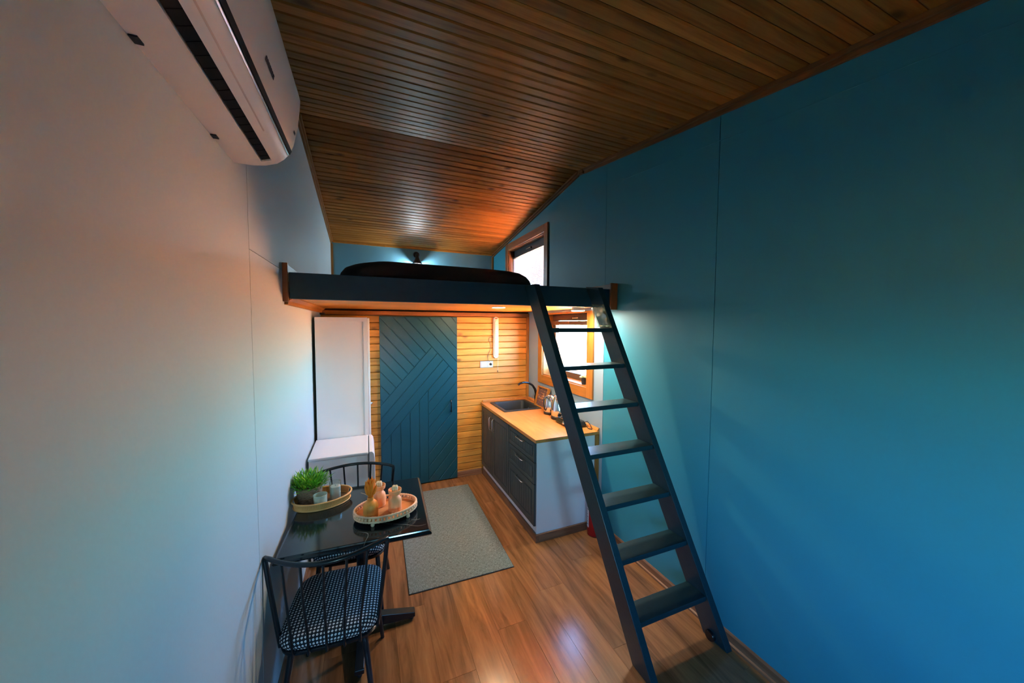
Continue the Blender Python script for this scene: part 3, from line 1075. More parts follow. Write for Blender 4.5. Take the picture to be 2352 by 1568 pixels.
# ------------------------------------------------------------------ ladder
ld = thing('loft_ladder', (2.03, 1.33, 0.0), 'blue-black painted wooden loft ladder with seven flat treads', 'ladder')
LXI, LY0, LTX, LTY, LWD = 1.808, 1.254, -0.105, 0.439, 0.50
RD, RT = 0.152, 0.045
SH = Matrix.Identity(4)
SH[0][2] = LTX
SH[1][0] = -0.013
YO = 0.013 * LXI
ztop = 2.160
for x0 in (LXI - RT, LXI + LWD):
    yf = lambda z_: LY0 + YO + LTY * z_
    ylim = BY - 0.003 + 0.013 * (x0 + LTX * 2.0) 
    zk = (ylim - RD - LY0 - YO) / LTY
    out = [(yf(0), 0), (yf(0) + RD, 0), (min(yf(zk) + RD, ylim), zk)]
    if zk < ztop:
        out += [(ylim, ztop)]
    out += [(yf(ztop), ztop)]
    MB(SH).prism(out, 'x', x0, x0 + RT).build('stringer', M['ladder'], ld, bevel=0.003)
for zt in (1.85, 1.596, 1.339, 1.072, 0.80, 0.537, 0.261):
    yf = LY0 + YO + LTY * zt
    o = MB(Matrix.Translation((LTX * zt, 0, 0)) @ Matrix([[1, 0, 0, 0], [-0.013, 1, 0, 0], [0, 0, 1, 0], [0, 0, 0, 1]])).box(LXI, LXI + LWD, yf + 0.004, yf + RD - 0.012, zt - 0.030, zt).build('tread', M['ladder'], ld, bevel=0.003)
# castor on the right foot
MB(Matrix.Translation((2.300, 1.345, 0.030)) @ Matrix.Rotation(R(90), 4, 'Y')).lathe([(0.006, -0.014), (0.026, -0.014), (0.030, -0.009), (0.030, 0.004), (0.026, 0.008), (0.006, 0.008)], n=18).build('castor', M['black_gloss'], ld, smooth=True)
# torn protective film on the top of the right stringer
rgf = []
random.seed(3)
for i in range(9):
    row = []
    zz = 2.03 - i * 0.022
    for j in range(7):
        yy = LY0 + LTY * zz - 0.01 + 0.16 * j / 6
        row.append((LXI + LWD + LTX * zz - 0.006 - random.random() * 0.012, yy + random.uniform(-.004, .004), zz + random.uniform(-.006, .006)))
    rgf.append(row)
vs = [p for r_ in rgf for p in r_]
fs = [(i * 7 + j, i * 7 + j + 1, (i + 1) * 7 + j + 1, (i + 1) * 7 + j) for i in range(8) for j in range(6)]
mb = MB()
mb.add(vs, fs)
o = mb.build('protective_film', M['plastic_wrap'], ld, smooth=True)
so = o.modifiers.new('thickness', 'SOLIDIFY')
so.thickness = 0.0012
o['label'] = 'crumpled clear plastic film'

# ------------------------------------------------------------------ air conditioner
AY0, AY1 = 0.79, 1.592
ac = thing('air_conditioner', (0, (AY0 + AY1) / 2, 2.463), 'white wall-mounted split air conditioner high on the pale wall', 'air conditioner')
out = [(0.0, 2.463), (0.060, 2.464), (0.098, 2.470), (0.134, 2.483), (0.158, 2.503), (0.176, 2.526), (0.190, 2.560), (0.205, 2.625), (0.214, 2.70), (0.2165, 2.735), (0.213, 2.752), (0.20, 2.758), (0.0, 2.758)]
S0, S1 = (0.092, 2.4688), (0.124, 2.4790)
notch = [(0.0, 2.463), (0.060, 2.464), S0, (0.088, 2.488), (0.118, 2.498), S1] + out[3:]
MB().prism(notch, 'y', AY0 + 0.03, AY1 - 0.036).build('housing', M['ac_white'], ac, smooth=True)
MB().prism(out, 'y', AY1 - 0.036, AY1).build('end_cap', M['ac_white'], ac, smooth=True)
MB().prism(out, 'y', AY0, AY0 + 0.03).build('end_cap', M['ac_white'], ac, smooth=True)
MB().prism([(0.0895, 2.4865), (0.094, 2.4745), (0.122, 2.4835), (0.1175, 2.4960)], 'y', AY0 + 0.032, AY1 - 0.038).build('outlet_slot', M['void'], ac)
for k in range(17):
    yv = AY0 + 0.06 + k * 0.042
    MB().prism([(0.0935, 2.4755), (0.0945, 2.4730), (0.1215, 2.4820), (0.1205, 2.4845)], 'y', yv, yv + 0.0025).build('vane', M['void'], ac)
# front panel joint: dark gap and a thin bright line
MB().prism([(0.1745, 2.5245), (0.1785, 2.5225), (0.1845, 2.5370), (0.1810, 2.5390)], 'y', AY0 + 0.01, AY1 - 0.004).build('panel_gap', M['void'], ac)
MB().prism([(0.1700, 2.5190), (0.1728, 2.5170), (0.1752, 2.5205), (0.1725, 2.5225)], 'y', AY0 + 0.01, AY1 - 0.012).build('bright_strip', M['chrome'], ac)
MB().prism([(0.1425, 2.4925), (0.1445, 2.4905), (0.1475, 2.4930), (0.1455, 2.4950)], 'y', AY0 + 0.05, 1.36).build('flap_lip', M['ac_gloss'], ac)
for yv in (0.99, 1.392):
    box('wall_hook', M['black_matt'], ac, 0.001, 0.016, yv - 0.012, yv + 0.012, 2.4595, 2.4665)
# seven dark letter-like marks of the maker's name and a small status mark
for k in range(7):
    yv = 1.155 + k * 0.0125
    MB().prism([(0.1985, 2.588), (0.1995, 2.5875), (0.2022, 2.600), (0.2012, 2.6005)], 'y', yv, yv + 0.009).build('lettering', M['ink'], ac)
MB().prism([(0.1990, 2.590), (0.2000, 2.5895), (0.2015, 2.5975), (0.2005, 2.598)], 'y', 1.545, 1.565).build('status_mark', M['ink'], ac)

# ------------------------------------------------------------------ fridge and tall cabinet
fr = thing('refrigerator', (0.24, 3.17, 0), 'low white refrigerator between dining chair and tall white cabinet', 'refrigerator')
FX0, FX1, FY0, FY1, FZ = 0.02, 0.432, 2.945, 3.41, 0.85
box('body', M['fridge'], fr, FX0, FX1, FY0, FY1, 0.03, FZ - 0.022, 0.004)
box('top', M['fridge'], fr, FX0 - 0.004, FX1 + 0.004, FY0 - 0.004, FY1 + 0.002, FZ - 0.022, FZ, 0.006)
box('gasket', M['fridge_gap'], fr, FX1, FX1 + 0.012, FY0 + 0.006, FY1 - 0.006, 0.06, FZ - 0.01)
rp = [(FX1 + 0.012, 0.055), (FX1 + 0.046, 0.055), (FX1 + 0.052, 0.065), (FX1 + 0.054, FZ - 0.06), (FX1 + 0.048, FZ - 0.02), (FX1 + 0.034, FZ - 0.002), (FX1 + 0.012, FZ)]
fd = MB().prism(rp, 'y', FY0, FY1).build('door', M['fridge'], fr, smooth=True, bevel=0.003)
MB().ball((FX1 + 0.050, FY0 + 0.10, FZ - 0.10), 0.05, 14, 8, 0.10, 1.0, 0.7).build('grip_recess', M['fridge_gap'], fd, smooth=True)
for (a, b) in ((FX0 + 0.04, FY0 + 0.04), (FX1 - 0.04, FY0 + 0.04), (FX0 + 0.04, FY1 - 0.04), (FX1 - 0.04, FY1 - 0.04)):
    MB().lathe([(0.018, 0), (0.018, 0.032)], (a, b, 0), 10).build('foot', M['black_matt'], fr)

tcab = thing('tall_cabinet', (0.24, 3.74, 0), 'tall plain white cabinet left of the teal sliding door', 'cabinet')
box('side_panel', M['white_panel'], tcab, 0.024, 0.446, 3.42, 3.438, 0.0, 1.928, 0.001)
box('side_panel', M['white_panel'], tcab, 0.024, 0.446, 4.02, 4.038, 0.0, 1.928, 0.001)
box('top_panel', M['white_panel'], tcab, 0.024, 0.446, 3.438, 4.02, 1.91, 1.928)
box('edge_strip', M['white_panel'], tcab, 0.024, 0.446, 3.414, 3.42, 1.893, 1.930, 0.001)
box('edge_strip', M['white_panel'], tcab, 0.412, 0.446, 3.414, 3.42, 0.0, 1.893, 0.001)
dcab = box('door', M['white_panel'], tcab, 0.448, 0.464, 3.423, 4.035, 0.05, 1.925, 0.002)
MB().ball((0.472, 3.46, 1.13), 0.011, 10, 6).build('knob', M['chrome'], dcab, smooth=True)

# ------------------------------------------------------------------ kitchen
KX = 1.762    # cabinet front plane (doors stand proud of it)
KY0, KYM, KY1 = 2.568, 3.162, 4.04


def leaf_door(par, y0, y1, z0, z1, name='door', vertical=True):
    t = 0.016
    g = 0.0025
    y0, y1, z0, z1 = y0 + g, y1 - g, z0 + g, z1 - g
    o = box(name, M['cab_front'], par, KX - t, KX - 0.001, y0, y1, z0, z1, 0.003)
    fr_ = 0.055 if (z1 - z0) > 0.25 else 0.032
    x1, x0 = KX - t, KX - t - 0.005
    # raised outer frame
    box('frame', M['cab_front'], o, x0, x1, y0, y0 + fr_ * 0.85, z0, z1, 0.002)
    box('frame', M['cab_front'], o, x0, x1, y1 - fr_ * 0.85, y1, z0, z1, 0.002)
    box('frame', M['cab_front'], o, x0, x1, y0 + fr_ * 0.85, y1 - fr_ * 0.85, z1 - fr_, z1, 0.002)
    box('frame', M['cab_front'], o, x0, x1, y0 + fr_ * 0.85, y1 - fr_ * 0.85, z0, z0 + fr_, 0.002)
    # beaded centre
    a, b = y0 + fr_ * 0.85 + 0.014, y1 - fr_ * 0.85 - 0.014
    c, d = z0 + fr_ + 0.014, z1 - fr_ - 0.014
    nb = max(3, int((b - a) / 0.048))
    wd = (b - a) / nb
    for k in range(nb):
        box('bead_panel', M['cab_front'], o, x0 + 0.0008, x1, a + k * wd + 0.0012, a + (k + 1) * wd - 0.0012, c, d, 0.0022)
    return o


def bow(par, p0, p1, out):
    """flat bow handle from p0 to p1 standing out along -x"""
    a, b = Vector(p0), Vector(p1)
    t = (b - a).normalized()
    o = Vector((-out, 0, 0))
    pts = [a, a + o * 0.8 + t * 0.004, a + o + t * 0.018, b + o - t * 0.018, b + o * 0.8 - t * 0.004, b]
    return MB().tube(pts, 0.0065, 8, flat=0.7).build('handle', M['chrome'], par, smooth=True)


sb = thing('sink_cabinet', (2.05, 3.6, 0), 'dark slate two-door kitchen base cabinet under the sink', 'cabinet')
box('carcass', M['cab_front'], sb, KX, 2.36, KYM + 0.002, KY1, 0.125, 0.735)
dA = leaf_door(sb, 3.640, 4.036, 0.13, 0.866)
dB = leaf_door(sb, KYM + 0.002, 3.638, 0.13, 0.866)
bow(dA, (KX - 0.02, 3.69, 0.81), (KX - 0.02, 3.69, 0.665), 0.026)
bow(dB, (KX - 0.02, 3.588, 0.81), (KX - 0.02, 3.588, 0.665), 0.026)
box('plinth', M['white_panel'], sb, KX + 0.002, KX + 0.016, KYM, KY1, 0.07, 0.125)
box('skirting', M['base_y'], sb, KX - 0.014, KX + 0.016, KYM, KY1, 0.0, 0.07, 0.002)

dc = thing('drawer_cabinet', (2.05, 2.86, 0), 'dark slate three-drawer kitchen cabinet with a white end panel', 'cabinet')
box('carcass', M['cab_front'], dc, KX, 2.36, KY0 + 0.02, KYM - 0.002, 0.125, 0.866)
for a, b in ((0.692, 0.866), (0.502, 0.690), (0.13, 0.500)):
    dr = leaf_door(dc, KY0 + 0.012, KYM - 0.002, a, b, 'drawer')
    zc_ = b - 0.045 if b > 0.6 else b - 0.055
    bow(dr, (KX - 0.02, 2.775, zc_), (KX - 0.02, 2.935, zc_), 0.028)
box('end_panel', M['white_panel'], dc, KX - 0.002, 2.352, KY0, KY0 + 0.018, 0.07, 0.868, 0.001)
box('plinth', M['white_panel'], dc, KX + 0.002, KX + 0.016, KY0 + 0.018, KYM, 0.07, 0.125)
box('skirting', M['base_y'], dc, KX - 0.014, KX + 0.016, KY0 - 0.014, KYM, 0.0, 0.07, 0.002)
box('skirting', M['base_x'], dc, KX + 0.016, 2.352, KY0 - 0.014, KY0 + 0.018, 0.0, 0.07, 0.002)
box('corner_strip', M['pine_v'], dc, 2.352, W - 0.001, KY0 - 0.016, KY0 + 0.01, 0.07, 0.868, 0.002)

# worktop with the sink cut-out
SX0, SX1, SY0, SY1 = 1.865, 2.272, 3.535, 3.955
wt = thing('worktop', (2.06, 3.3, 0.87), 'orange-brown wooden kitchen worktop with an upstand', 'worktop')
WX0, WX1, WY0, WY1 = 1.738, W - 0.001, 2.552, YB - 0.001
mb = MB()
hx0, hx1, hy0, hy1 = SX0 - 0.012, SX1 + 0.012, SY0 - 0.012, SY1 + 0.012
vs = []
for z_ in (0.87, 0.90):
    vs += [(WX0, WY0, z_), (WX1, WY0, z_), (WX1, WY1, z_), (WX0, WY1, z_), (hx0, hy0, z_), (hx1, hy0, z_), (hx1, hy1, z_), (hx0, hy1, z_)]
fs = []
for i in range(4):
    j = (i + 1) % 4
    fs += [(8 + i, 8 + j, 12 + j, 12 + i), (j, i, 4 + i, 4 + j), (i, j, 8 + j, 8 + i), (4 + j, 4 + i, 12 + i, 12 + j)]
mb.add(vs, fs)
mb.build('slab', M['worktop'], wt, bevel=0.0025)
box('upstand', M['worktop'], wt, WX0 + 0.02, WX1 - 0.022, WY1 - 0.018, WY1, 0.90, 0.928, 0.004)
MB().prism([(WX1, 0.90), (WX1 - 0.022, 0.90), (WX1 - 0.020, 0.912), (WX1 - 0.006, 0.928), (WX1, 0.928)], 'y', WY0 + 0.002, WY1).build('upstand', M['worktop'], wt)

# sink
sk = thing('sink', ((SX0 + SX1) / 2, (SY0 + SY1) / 2, 0.90), 'black composite inset sink in the wooden worktop', 'sink')
ro = 0.036


def rrect(x0, x1, y0, y1, r, z, n=5):
    p = []
    for cx, cy, a0 in ((x1 - r, y1 - r, 0), (x0 + r, y1 - r, 90), (x0 + r, y0 + r, 180), (x1 - r, y0 + r, 270)):
        for k in range(n + 1):
            t = R(a0 + 90 * k / n)
            p.append((cx + r * math.cos(t), cy + r * math.sin(t), z))
    return p


mb = MB()
mb.rings([rrect(SX0 - ro, SX1 + ro, SY0 - ro, SY1 + ro, 0.018, 0.9005), rrect(SX0 - ro, SX1 + ro, SY0 - ro, SY1 + ro, 0.018, 0.908),
          rrect(SX0 - ro + 0.005, SX1 + ro - 0.005, SY0 - ro + 0.005, SY1 + ro - 0.005, 0.016, 0.911),
          rrect(SX0, SX1, SY0, SY1, 0.03, 0.9095), rrect(SX0 + 0.004, SX1 - 0.004, SY0 + 0.004, SY1 - 0.004, 0.032, 0.900),
          rrect(SX0 + 0.02, SX1 - 0.02, SY0 + 0.02, SY1 - 0.02, 0.05, 0.76), rrect(SX0 + 0.06, SX1 - 0.06, SY0 + 0.06, SY1 - 0.06, 0.05, 0.745)], cap0=False)
mb.build('basin', M['sink'], sk, smooth=True)
MB().lathe([(0.001, 0.0), (0.032, 0.0), (0.036, 0.003), (0.030, 0.004), (0.001, 0.002)], (2.16, 3.75, 0.7455), 20).build('drain', M['chrome'], sk, smooth=True)
MB(Matrix.Translation((2.246, 3.75, 0.85)) @ Matrix.Rotation(R(-80), 4, 'Y')).lathe([(0.001, 0), (0.014, 0), (0.016, 0.003), (0.001, 0.004)], n=14).build('overflow', M['chrome'], sk, smooth=True)

fa = thing('kitchen_faucet', (2.345, 3.74, 0.90), 'black swan-neck kitchen faucet behind the sink', 'faucet')
MB().lathe([(0.030, 0.0), (0.030, 0.006), (0.024, 0.010), (0.024, 0.062), (0.026, 0.066), (0.026, 0.098), (0.020, 0.106)], (2.345, 3.74, 0.9005), 20).build('body', M['black_gloss'], fa, smooth=True)
MB().tube([(2.343, 3.74, 0.99), (2.341, 3.74, 1.03), (2.325, 3.74, 1.085), (2.29, 3.74, 1.135), (2.24, 3.74, 1.165), (2.18, 3.74, 1.176), (2.125, 3.74, 1.166), (2.10, 3.74, 1.15)],
          [0.017, 0.016, 0.015, 0.014, 0.013, 0.012, 0.012, 0.012], 12).build('spout', M['black_gloss'], fa, smooth=True)
MB().tube([(2.355, 3.735, 0.985), (2.352, 3.69, 0.992), (2.350, 3.645, 0.990)], [0.006, 0.005, 0.006], 8).build('lever', M['chrome'], fa, smooth=True)

# framed patterned tile leaning on the wall
pc_b, pc_t = Vector((2.300, 0, 0.904)), Vector((2.352, 0, 1.140))
upv = (pc_t - pc_b).normalized()
nrm = Vector((-upv.z, 0, upv.x))
T = Matrix(((nrm.x, 0, upv.x, pc_b.x), (0, 1, 0, 0), (nrm.z, 0, upv.z, pc_b.z), (0, 0, 0, 1)))
pic = thing('framed_tile', (2.32, 3.55, 0.90), 'small wooden box frame with patterned tiles leaning by the faucet', 'frame')
PY0, PY1, PH = 3.425, 3.685, 0.240
for a in ((PY0, PY0 + 0.014, 0.0, PH), (PY1 - 0.014, PY1, 0.0, PH), (PY0 + 0.014, PY1 - 0.014, 0.0, 0.014), (PY0 + 0.014, PY1 - 0.014, PH - 0.014, PH)):
    MB(T).box(-0.016, 0.016, *a).build('rail', M['pine_v'], pic, bevel=0.002)
MB(T).box(-0.012, -0.004, PY0 + 0.014, PY1 - 0.014, 0.014, PH - 0.014).build('tile_print', M['pattern'], pic)
MB(T).box(-0.0165, -0.0125, PY0 + 0.01, PY1 - 0.01, 0.01, PH - 0.01).build('backing', M['black_matt'], pic)


# steel kettles
def kettle(c, s, label, rz):
    k = thing('kettle', c, label, 'kettle', 'steel kettles on the worktop')
    T = Matrix.Translation(c) @ Matrix.Rotation(rz, 4, 'Z') @ Matrix.Scale(s, 4)
    MB(T).lathe([(0.076, 0.001), (0.080, 0.006), (0.080, 0.028), (0.074, 0.034)], n=28).build('base', M['black_matt'], k, smooth=True)
    MB(T).lathe([(0.074, 0.034), (0.078, 0.045), (0.076, 0.10), (0.068, 0.16), (0.057, 0.208), (0.052, 0.218)], n=32).build('body', M['steel'], k, smooth=True)
    ld_ = MB(T).lathe([(0.053, 0.218), (0.053, 0.224), (0.046, 0.236), (0.020, 0.243), (0.001, 0.244)], n=28).build('lid', M['steel'], k, smooth=True)
    MB(T).ball((0, 0, 0.250), 0.011, 12, 6).build('knob', M['black_matt'], ld_, smooth=True)
    MB(T).tube([(-0.055, 0, 0.185), (-0.078, 0, 0.208), (-0.092, 0, 0.224)], [0.022, 0.016, 0.010], 10).build('spout', M['steel'], k, smooth=True)
    MB(T).tube([(0.050, 0, 0.212), (0.085, 0, 0.222), (0.112, 0, 0.200), (0.116, 0, 0.14), (0.100, 0, 0.075), (0.078, 0, 0.060)], 0.010, 10).build('handle', M['black_matt'], k, smooth=True)
    return k


kettle((2.262, 3.065, 0.9005), 1.0, 'larger front steel kettle on a black base, behind the ladder rail', R(-60))
kettle((2.272, 3.268, 0.9005), 0.86, 'smaller rear steel kettle next to the framed tile', R(200))

# table-top hotplate
hp = thing('hotplate', (2.265, 2.83, 0.9), 'glossy black table-top hotplate at the near end of the worktop', 'hotplate')
HX0, HX1, HY0, HY1 = 2.165, 2.362, 2.70, 2.975
MB().rings([rrect(HX0, HX1, HY0, HY1, 0.03, 0.909), rrect(HX0 - 0.004, HX1 + 0.002, HY0 - 0.004, HY1 + 0.004, 0.03, 0.922), rrect(HX0 + 0.012, HX1 - 0.012, HY0 + 0.012, HY1 - 0.012, 0.03, 0.952),
            rrect(HX0 + 0.03, HX1 - 0.03, HY0 + 0.03, HY1 - 0.03, 0.03, 0.956)]).build('body', M['black_gloss'], hp, smooth=True)
MB().lathe([(0.072, 0.0), (0.078, 0.004), (0.078, 0.012), (0.070, 0.016), (0.030, 0.016), (0.026, 0.012), (0.001, 0.012)], (2.266, 2.875, 0.956), 32).build('burner_plate', M['black_matt'], hp, smooth=True)
MB().lathe([(0.083, 0.0), (0.088, 0.003), (0.083, 0.006)], (2.266, 2.875, 0.9555), 32, cap0=False, cap1=False).build('chrome_ring', M['chrome'], hp, smooth=True)
for yy in (2.745, 2.80):
    kn = MB(Matrix.Translation((2.166, yy, 0.934)) @ Matrix.Rotation(R(-70), 4, 'Y')).lathe([(0.017, 0.0), (0.017, 0.010), (0.012, 0.014), (0.001, 0.014)], n=16).build('knob', M['chrome'], hp, smooth=True)
for a, b in ((2.19, 2.73), (2.34, 2.73), (2.19, 2.95), (2.34, 2.95)):
    MB().lathe([(0.010, 0.0), (0.010, 0.010)], (a, b, 0.9), 10).build('foot', M['black_matt'], hp)
MB().tube([(2.350, 2.72, 0.945), (2.362, 2.70, 0.955), (2.366, 2.665, 0.935), (2.362, 2.63, 0.908), (2.350, 2.61, 0.905), (2.335, 2.64, 0.905), (2.345, 2.68, 0.906)], 0.004, 6).build('power_cord', M['black_matt'], hp, smooth=True)

# succulent on the window sill
su = thing('potted_succulent', (W + 0.032, 2.852, WIN1[2] + 0.012), 'small pale succulent in a black pot on the kitchen window sill', 'plant')
c0 = (W + 0.032, 2.852, WIN1[2] + 0.0125)
MB().lathe([(0.024, 0.0), (0.030, 0.062), (0.032, 0.066), (0.027, 0.066), (0.026, 0.056), (0.001, 0.056)], c0, 18).build('pot', M['black_matt'], su, smooth=True)
mb = MB()
for k in range(34):
    th = k * 2.399
    el = R(12 + 68 * k / 34)
    ln = 0.048 * (1.05 - 0.4 * k / 34)
    dx, dy, dz = math.cos(th) * math.cos(el), math.sin(th) * math.cos(el), math.sin(el)
    b = Vector((c0[0], c0[1], c0[2] + 0.060))
    d_ = Vector((dx, dy, dz))
    mb.tube([b, b + d_ * ln * 0.5, b + d_ * ln * 0.85, b + d_ * ln], [0.004, 0.008, 0.006, 0.0008], 5)
mb.build('rosette', M['succulent'], su, smooth=True)

# ------------------------------------------------------------------ back wall fittings
el = thing('emergency_light', (1.93, YB, 1.7), 'long white rechargeable strip light on the pine wall', 'light')
LX, LZ0, LZ1 = 1.930, 1.448, 1.966


def capsule(x, z0, z1, r, y, n=10):
    p = []
    for k in range(n + 1):
        t = math.pi * k / n
        p.append((x + r * math.cos(t), y, z1 - r + r * math.sin(t)))
    for k in range(n + 1):
        t = math.pi + math.pi * k / n
        p.append((x + r * math.cos(t), y, z0 + r + r * math.sin(t)))
    return p


MB().rings([capsule(LX, LZ0, LZ1, 0.034, YB - 0.001), capsule(LX, LZ0, LZ1, 0.034, YB - 0.024), capsule(LX, LZ0 + 0.004, LZ1 - 0.004, 0.030, YB - 0.030)]).build('housing', M['white_plastic'], el, smooth=True)
MB().rings([capsule(LX + 0.002, LZ0 + 0.02, LZ1 - 0.045, 0.022, YB - 0.029), capsule(LX + 0.002, LZ0 + 0.02, LZ1 - 0.045, 0.022, YB - 0.038), capsule(LX + 0.002, LZ0 + 0.024, LZ1 - 0.049, 0.018, YB - 0.042)]).build('cover', M['clear_cover'], el, smooth=True)
dot = MB().box(-0.0035, 0.0035, -0.0012, 0.0, -0.0035, 0.0035).mesh('led_dot', M['led_dot'])
for k in range(18):
    for s_ in (-0.008, 0.010):
        inst(dot, 'led_dot', el, (s_, -0.042, LZ0 + 0.045 + k * 0.0222 - 1.7))
MB().box(LX - 0.016, LX + 0.016, YB - 0.034, YB - 0.029, LZ1 - 0.028, LZ1 - 0.016).build('switch', M['red'], el)
MB().tube([(1.958, YB - 0.02, LZ0 + 0.005), (1.960, YB - 0.012, 1.40), (1.960, YB - 0.006, 1.29)], 0.0014, 5).build('pull_cord', M['white_plastic'], el)
MB().lathe([(0.003, 0), (0.005, 0.004), (0.005, 0.016), (0.002, 0.020)], (1.960, YB - 0.007, 1.270), 8).build('cord_knob', M['cable'], el, smooth=True)
MB().tube([(1.898, YB - 0.014, 1.705), (1.875, YB - 0.010, 1.712), (1.845, YB - 0.006, 1.700), (1.838, YB - 0.005, 1.672), (1.858, YB - 0.005, 1.640), (1.866, YB - 0.005, 1.60), (1.858, YB - 0.005, 1.545), (1.835, YB - 0.006, 1.505),
           (1.822, YB - 0.008, 1.48), (1.832, YB - 0.012, 1.465), (1.845, YB - 0.012, 1.478), (1.835, YB - 0.012, 1.492), (1.820, YB - 0.012, 1.475), (1.828, YB - 0.016, 1.430), (1.855, YB - 0.03, 1.395), (1.866, YB - 0.03, 1.375)], 0.0024, 6).build('power_cable', M['cable'], el, smooth=True)
MB(Matrix.Translation((1.863, YB - 0.012, 1.374)) @ Matrix.Rotation(R(90), 4, 'X')).lathe([(0.015, 0.0), (0.015, 0.016), (0.010, 0.024), (0.004, 0.026)], n=14).build('plug', M['black_matt'], el, smooth=True)

so_ = thing('wall_socket', (1.81, YB, 1.37), 'silver double switch and socket plate on the pine wall', 'socket')
box('plate', M['grey_plastic'], so_, 1.728, 1.897, YB - 0.009, YB - 0.0005, 1.333, 1.414, 0.003)
box('rocker', M['white_plastic'], so_, 1.742, 1.808, YB - 0.014, YB - 0.009, 1.345, 1.402, 0.003)
MB(Matrix.Translation((1.855, YB - 0.009, 1.374)) @ Matrix.Rotation(R(90), 4, 'X')).lathe([(0.030, 0.0), (0.030, 0.003), (0.024, 0.003), (0.022, 0.0005), (0.001, 0.0005)], n=20).build('socket_well', M['white_plastic'], so_, smooth=True)

# ------------------------------------------------------------------ fire extinguisher
fe = thing('fire_extinguisher', (2.285, 2.478, 0), 'red fire extinguisher on the floor beside the white end panel', 'extinguisher')
ce = (2.285, 2.478, 0.0)
MB().lathe([(0.050, 0.0), (0.054, 0.004), (0.054, 0.032), (0.0555, 0.036), (0.0555, 0.335), (0.050, 0.365), (0.036, 0.388), (0.018, 0.398), (0.016, 0.41)], ce, 28).build('cylinder', M['red'], fe, smooth=True)
MB().lathe([(0.018, 0.41), (0.018, 0.44), (0.012, 0.446)], ce, 14).build('valve', M['chrome'], fe, smooth=True)
MB().tube([(2.285, 2.478, 0.445), (2.262, 2.47, 0.455), (2.215, 2.455, 0.460)], [0.008, 0.008, 0.006], 8).build('carry_handle', M['black_matt'], fe, smooth=True)
MB().tube([(2.285, 2.478, 0.455), (2.262, 2.47, 0.470), (2.220, 2.455, 0.485)], [0.006, 0.007, 0.005], 8).build('trigger', M['red'], fe, smooth=True)
MB().tube([(2.300, 2.480, 0.43), (2.335, 2.487, 0.42), (2.348, 2.490, 0.36), (2.347, 2.49, 0.20)], [0.008, 0.008, 0.008, 0.011], 8).build('hose', M['black_matt'], fe, smooth=True)


def shell(c, r, a0, a1, z0, z1, t=0.0008, n=8):
    m_ = MB()
    rg_ = []
    for k in range(n + 1):
        a = R(a0 + (a1 - a0) * k / n)
        rg_.append([(c[0] + r * math.cos(a), c[1] + r * math.sin(a), z0), (c[0] + (r + t) * math.cos(a), c[1] + (r + t) * math.sin(a), z0),
                    (c[0] + (r + t) * math.cos(a), c[1] + (r + t) * math.sin(a), z1), (c[0] + r * math.cos(a), c[1] + r * math.sin(a), z1)])
    return m_.rings(rg_)


lb = shell(ce, 0.0557, 118, 186, 0.075, 0.315).build('label', M['label'], fe)
for k in range(9):
    z_ = 0.10 + k * 0.022
    shell(ce, 0.0566, 128, 178 - (k % 3) * 7, z_, z_ + 0.006, 0.0004, 5).build('print_line', M['ink'], lb)
shell(ce, 0.0566, 124, 181, 0.296, 0.306, 0.0004, 5).build('print_line', M['red'], lb)

# ------------------------------------------------------------------ rug
rug = thing('rug', (1.09, 3.11, 0), 'grey-green flat-woven runner rug on the laminate floor', 'rug')
T = Matrix.Translation((1.092, 3.105, 0)) @ Matrix.Rotation(R(-1.6), 4, 'Z')
MB(T).box(-0.392, 0.392, -0.735, 0.735, 0.0005, 0.004).build('backing', M['rug_edge'], rug)
MB(T).box(-0.388, 0.388, -0.731, 0.731, 0.004, 0.0085).build('pile', M['rug'], rug, bevel=0.0015)

# ------------------------------------------------------------------ dining table
tb = thing('dining_table', (0.39, 2.22, 0), 'black marble-look pedestal dining table against the pale wall', 'table')
TT = Matrix.Translation((0.008, 1.892, 0)) @ Matrix.Rotation(R(-2.7), 4, 'Z')
tw, tl = 0.745, 0.708
TZ = 0.75
ti = [(0, 0.712), (0.010, 0.012 + 0.70), (0, 0.72)]
mb = MB(TT)
rgt = []
for ins, z_ in ((0.016, 0.716), (0.004, 0.722), (0.0, 0.730), (0.004, 0.738), (0.012, 0.742), (0.014, 0.748), (0.017, 0.75)):
    rgt.append([(ins, ins, z_), (tw - ins, ins, z_), (tw - ins, tl - ins, z_), (ins, tl - ins, z_)])
mb.rings(rgt).build('tabletop', M['marble'], tb)
CX, CY = 0.392, 2.205
MB().lathe([(0.034, 0.07), (0.030, 0.10), (0.030, 0.66), (0.036, 0.69)], (CX, CY, 0), 20).build('column', M['black_tube'], tb, smooth=True)
box('top_bracket', M['black_tube'], tb, CX - 0.16, CX + 0.16, CY - 0.16, CY + 0.16, 0.69, 0.7155, 0.006)
for k, (L_, ang) in enumerate(((0.305, -3), (0.30, 87), (0.315, 177), (0.305, 267))):
    Tk = Matrix.Translation((CX, CY, 0)) @ Matrix.Rotation(R(ang), 4, 'Z')
    ft = MB(Tk).prism([(0.0, 0.028), (0.0, 0.105), (0.05, 0.10), (L_ - 0.004, 0.052), (L_, 0.046), (L_, 0.022), (L_ - 0.03, 0.018), (0.05, 0.026)], 'y', -0.024, 0.024).build('foot', M['black_tube'], tb, bevel=0.005)
    MB(Tk).lathe([(0.012, 0.0), (0.014, 0.004), (0.014, 0.016), (0.008, 0.024)], (L_ - 0.02, 0, 0.0005), 12).build('levelling_pad', M['black_matt'], ft, smooth=True)


